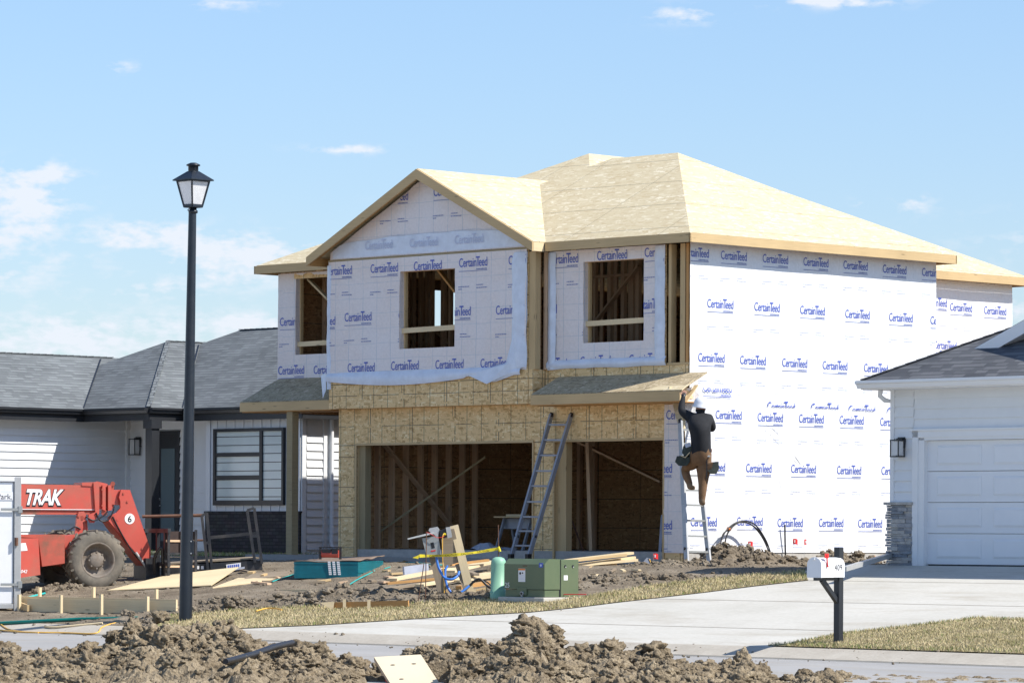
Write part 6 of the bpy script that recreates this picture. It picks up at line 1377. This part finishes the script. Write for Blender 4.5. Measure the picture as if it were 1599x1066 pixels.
T = thing('concrete_form', 'long low wooden concrete form with stakes on the left soil', 'form boards', FLb)
def fw(px, py, dz=0): v = gw(px, py, dz); return FLb.L(v)
pa, pb, pc_, pd_ = gw(28, 952), gw(278, 958), gw(34, 947), gw(278, 950)
for (u, v, z0_) in ((gw(44, 957), gw(276, 959), 0), (gw(28, 950), gw(276, 953), .0)):
    for k in (0, 1):
        mb = MB(); a, b = FLb.L(u), FLb.L(v); a.z = max(a.z, b.z)*.5+.06+k*.115+z0_; b.z = a.z; mb.beam(a, b, .04, .11, 'wood_lt'); mb.build('form_board', T)
for px, py, h_ in ((30, 956, .32), (62, 948, .36), (95, 959, .34), (146, 950, .38), (158, 960, .36), (230, 960, .32), (244, 951, .35)):
    a = fw(px, py); mb = MB(); mb.beam(a+Vector((0, 0, -.05)), a+Vector((0, 0, h_)), .05, .05, 'wood_lt', (0, 1, 0)); mb.build('stake', T)
mb = MB(); mb.beam(fw(28, 952, .1), fw(44, 958, .1), .04, .11, 'wood'); mb.build('form_board', T)
FL2 = Fr(*gw(575, 952), 0); T = thing('concrete_form', 'short low wooden form half buried left of the power stand', 'form boards', FL2)
mb = MB(); mb.beam(FL2.L(gw(514, 951, .07)), FL2.L(gw(638, 948, .07)), .04, .10, 'wood_or'); mb.build('form_board', T)
for px, py in ((538, 951), (576, 952)): a = FL2.L(gw(px, py)); mb = MB(); mb.beam(a+Vector((0, -.05, 0)), a+Vector((0, -.05, .17)), .05, .04, 'wood_lt', (0, 1, 0)); mb.build('stake', T)
a = FL2.L(gw(520, 952)); mb = MB(); mb.prism([a, a+Vector((-.22, 0, .12)), a+Vector((.02, 0, .14))], (0, .04, 0), 'wood_lt'); mb.build('stake', T)
def hose(name, pxs, r, m, lb, cat='hose', dz=.02, group=None):
    P_ = spline([gw(x, y, dz) for x, y in pxs]); o_ = P_[0]; mb = MB(); mb.tube([p-o_ for p in P_], r, m, 8); o = mb.build(name); o.location = o_; return tag(o, lb, cat, group)
hose('pipe', [(-20, 977), (60, 973), (120, 970), (165, 969), (215, 968)], .03, 'greenhose', 'dark green pipe lying across the ground at far left', 'pipe', .04)
hose('pipe', [(160, 975), (90, 981), (70, 980)], .02, 'wood_lt', 'pale stick lying below the dark green pipe', 'stick', .03)
hose('cord', [(-10, 984), (40, 988), (100, 989), (148, 990), (160, 980), (185, 973), (225, 970), (255, 972)], .012, 'hoseo', 'orange-yellow cord winding over the gravel at far left', 'cord'); hose('cord', [(0, 975), (12, 983), (30, 987), (60, 989)], .012, 'hoseo', 'second yellow cord looping at the left edge', 'cord')
hose('cord', [(400, 959), (415, 955), (430, 955), (440, 957)], .012, 'hoseo', 'short yellow cord on the verge below the middle dirt pile', 'cord', .06); hose('strap', [(545, 915), (560, 906), (578, 897), (585, 893)], .012, 'cyan', 'turquoise strap hanging to the ground right of the teal stack', 'strap', .03); hose('strap', [(425, 910), (440, 905), (458, 899)], .012, 'cyan', 'turquoise strap lying left of the teal stack', 'strap', .03)
hose('strap', [(25, 940), (50, 934), (70, 929)], .02, 'cyan', 'pale turquoise stick beside the white trailer', 'stick', .04); hose('cord', [(600, 890), (640, 880), (690, 884), (740, 876), (760, 880)], .010, 'cyan', 'green cord on the shaded slab before the double door', 'cord', .03); hose('cord', [(620, 880), (680, 875), (720, 880), (790, 872)], .008, 'hoseo', 'yellow cord on the shaded slab before the double door', 'cord', .03)
hose('cord', [(518, 935), (545, 930), (575, 926), (583, 924)], .010, 'hoseo', 'thin yellow cord on the bare soil in the middle of the lot', 'cord', .03); hose('cord', [(790, 925), (800, 932), (830, 936), (870, 936), (915, 936)], .008, 'redp', 'thin red cord draped along the transformer base', 'cord', .09)
# black pipe and pizza box on the foreground mound
def mhit(px, py, lift=.06):
    d = ray(px, py); D = 36.
    while D < 48:
        q = Vector((0, 0, ZC))+d*D
        if q.z < mound_z(q.x, q.y)+lift: return q
        D += .02
    return at(px, py, 46)
a, b = mhit(352, 1032, .10), mhit(456, 1003, .12); mb = MB(); mb.tube([Vector((0, 0, 0)), (b-a)*.4+Vector((0, 0, -.01)), (b-a)*.7+Vector((0, 0, .01)), b-a], [.030, .038, .038, .036], 'cable', 14); o = mb.build('pipe'); o.location = a; tag(o, 'black plastic pipe stuck slanting in the foreground dirt mound', 'pipe')
pa, pb, pcx, pdx = at(584, 1025, 44.9), at(657, 1021, 44.95), at(694, 1078, 44.35), at(620, 1083, 44.3)
n_ = (pb-pa).cross(pdx-pa).normalized(); n_ = n_ if n_.z > 0 else -n_
PB = Fr(*pdx, 0); T = thing('pizza_box', 'flat pale cardboard takeaway box lying on the foreground dirt', 'box', PB)
P_ = [PB.L(v) for v in (pa, pb, pcx, pdx)]; mb = MB(); mb.prism([p-n_*.004 for p in P_], -n_*.05, 'card'); mb.build('tray', T)
mb = MB(); mb.prism(P_, -n_*.004, 'cardt'); u_ = (P_[1]-P_[0]); v_ = (P_[3]-P_[0]); lid = mb.build('lid', T)
for s_, t_ in ((.28, .24), (.73, .24), (.28, .62), (.73, .62)):
    mb = MB(); c = P_[0]+u_*s_+v_*t_; e1, e2 = u_.normalized(), v_.normalized(); mb.prism([c+e1*.028*cos(a)+e2*.012*sin(a)+n_*.001 for a in [2*pi*i/14 for i in range(14)]], n_*.001, 'dark'); mb.build('vent_hole', lid)
mb = MB(); c = P_[0]+u_*.5+v_*.36
ringp = [2*pi*i/20 for i in range(21)]
for i in range(20): a0, a1 = ringp[i], ringp[i+1]; mb.poly([c+e1*.035*cos(a0)+e2*.035*sin(a0)+n_*.001, c+e1*.035*cos(a1)+e2*.035*sin(a1)+n_*.001, c+e1*.030*cos(a1)+e2*.030*sin(a1)+n_*.001, c+e1*.030*cos(a0)+e2*.030*sin(a0)+n_*.001], 'mint')
mb.build('printed_circle', lid)
mb = MB(); p = P_[0]*.45+P_[3]*.55; mb.prism([P_[3]-n_*.055, P_[0]*.5+P_[3]*.5-n_*.055, P_[0]*.5+P_[3]*.5-n_*.07, P_[3]-n_*.07], Vector((-.006, 0, 0)), 'redp'); mb.build('red_edge', T)
# ================================================================== cables, flags by the side wall
def cable(name, pts, r, lb, x=.3, m='cable', group=None, cat='cable'):
    P_ = spline([FX(a, b, c if c is not None else x) for a, b, c in pts]); o_ = H.W(*P_[0]); mb = MB(); mb.tube([H.W(*p)-o_ for p in P_], r, m, 8); o = mb.build(name); o.location = o_; return tag(o, lb, cat, group)
GC = 'black cables arching out of the ground by the side wall'
cable('power_cable', [(1122, 866, .25), (1128, 838, .22), (1142, 820, .22), (1160, 813, .25), (1178, 818, .3), (1192, 836, .35), (1201, 856, .4), (1207, 884, .45)], .014, 'outermost black cable arch on the dirt beside the white side wall', group=GC)
cable('power_cable', [(1136, 870, .2), (1132, 850, .2), (1138, 828, .2), (1152, 816, .22), (1172, 818, .28), (1190, 838, .3), (1203, 868, .35), (1206, 884, .4)], .013, 'inner cable arch tied to the outermost one', group=GC)
cable('power_cable', [(1138, 827, .15), (1130, 832, .12), (1126, 842, .1)], .012, 'short loose cable end at the left of the arches', group=GC)
cable('power_cable', [(1134, 860, .24), (1134, 838, .24), (1148, 819, .24), (1165, 815, .27), (1185, 828, .32), (1199, 852, .38), (1204, 866, .4), (1200, 880, .42)], .010, 'thin middle cable of the arch bundle', group=GC)
cable('power_cable', [(1225.5, 819, .10), (1226, 850, .07), (1227, 884, .04)], .016, 'single upright black cable right of the arches')
mb = MB(); a = FX(1138, 826, .2); mb.tube([a+Vector((0, -.03, .02)), a+Vector((0, .04, -.01))], .03, 'orange', 8); tag(mb.build('tape_wrap', fr=H, off=None), 'orange tape binding the cable arches together', 'tape')
GF_ = 'small red utility flags'
for px, py, xx, gy_, lb in ((1172, 849, .35, 882, 'red flag under the cable arches'), (1242, 845, .9, 886, 'left one of the two red flags right of the upright cable'), (1258, 846, 1.0, 886, 'right one of the two red flags right of the upright cable'), (1024, 868, .9, 884, 'red flag at the right end of the single garage opening')):
    c = FX(px, py, xx) if px > 1100 else FY(px, py, -.9); f_ = Fr(*H.W(*c), 20 if px != 1258 else 55); hgt = (gy_-py)/84
    T = bpy.data.objects.new('marker_flag', None); sc.collection.objects.link(T); T.location = f_.W(0, 0, -hgt); T.rotation_euler = (0, 0, f_.r); OFF[T.name] = Vector((0, 0, -hgt)); tag(T, lb, 'flag', GF_)
    mb = MB(); mb.tube([(-.05, 0, .05), (-.05, 0, -hgt)], .0025, 'alum', 5); mb.build('wire', T)
    mb = MB(); mb.mesh([(-.05, 0, -.05), (.0, -.015, -.045), (.05, .01, -.06), (-.05, 0, .05), (0, -.015, .055), (.05, .01, .04)], [(0, 1, 4, 3), (1, 2, 5, 4)], 'redp'); mb.mesh([(-.03, -.016, -.02), (-.01, -.02, -.02), (-.01, -.02, .03), (-.03, -.016, .03)], [(0, 1, 2, 3)], 'white_paint'); mb.build('cloth', T, recalc=False)
# ================================================================== things standing inside the garage
def gb(name, p0, p1, w_, h_, m, lb, cat='board', up=(0, 0, 1), group=None):
    p0, p1 = H.W(*p0), H.W(*p1); return board(name, p0, p1, w_, h_, m, lb, group, cat, up)
gb('board', FY(569, 847, .8), FY(758, 713, 2.2), .04, .09, 'wood_gr', 'long thin board leaning across the double garage opening', up=(0, 1, 0))
o = gb('level_bar', FY(880, 778, .9), FY(912, 862, .5), .03, .06, 'rust', 'red and silver bar leaning inside the single garage opening', 'bar', (0, 1, 0))
gb('panel', FY(1034, 806, .35), FY(1030, 866, .1), .05, .16, 'plast', 'pale panel leaning at the right jamb of the single opening', 'panel', (0, 1, 0))
c = FY(812, 808, 1.6); SH = Fr(*H.W(c.x, c.y, 1.25), -45); T = thing('sawhorse_table', 'blue-grey sawhorse with boards on top inside the double garage opening', 'sawhorse', SH); h_ = c.z-1.25
mb = MB(); mb.box(-.45, .55, -.3, .3, h_, h_+.03, 'wood'); mb.box(-.3, .2, -.1, .05, h_+.03, h_+.07, 'wood_lt'); mb.build('table_top', T)
for sx in (-.35, .4):
    for sy in (-1, 1): mb = MB(); mb.beam((sx, sy*.08, h_), (sx-.05, sy*.32, 0), .05, .05, 'alumb'); mb.build('leg', T)
mb = MB(); mb.box(-.4, .45, -.06, .06, h_-.22, h_-.01, 'alumb'); mb.build('rail', T)
mb = MB(); V = []; c0 = FY(785, 856, 1.0)
for i in range(22):
    for k in range(10): x = -.9+i*.1; y = -.3+k*.08; V.append((c0.x+x, c0.y+y, 1.26+max(0, .36*noise.noise(Vector((x*2.2, y*3, 1)))+.10*noise.noise(Vector((x*8, y*8, 4)))+.10)*min(1, i/3, (21-i)/3)))
mb.mesh(V, [(i*10+k, (i+1)*10+k, (i+1)*10+k+1, i*10+k+1) for i in range(21) for k in range(9)], 'plast'); o = mb.build('plastic_sheet', fr=H, off=(c0.x, c0.y, 1.25), recalc=False); tag(o, 'crumpled clear plastic sheeting on the double garage floor', 'plastic sheet')
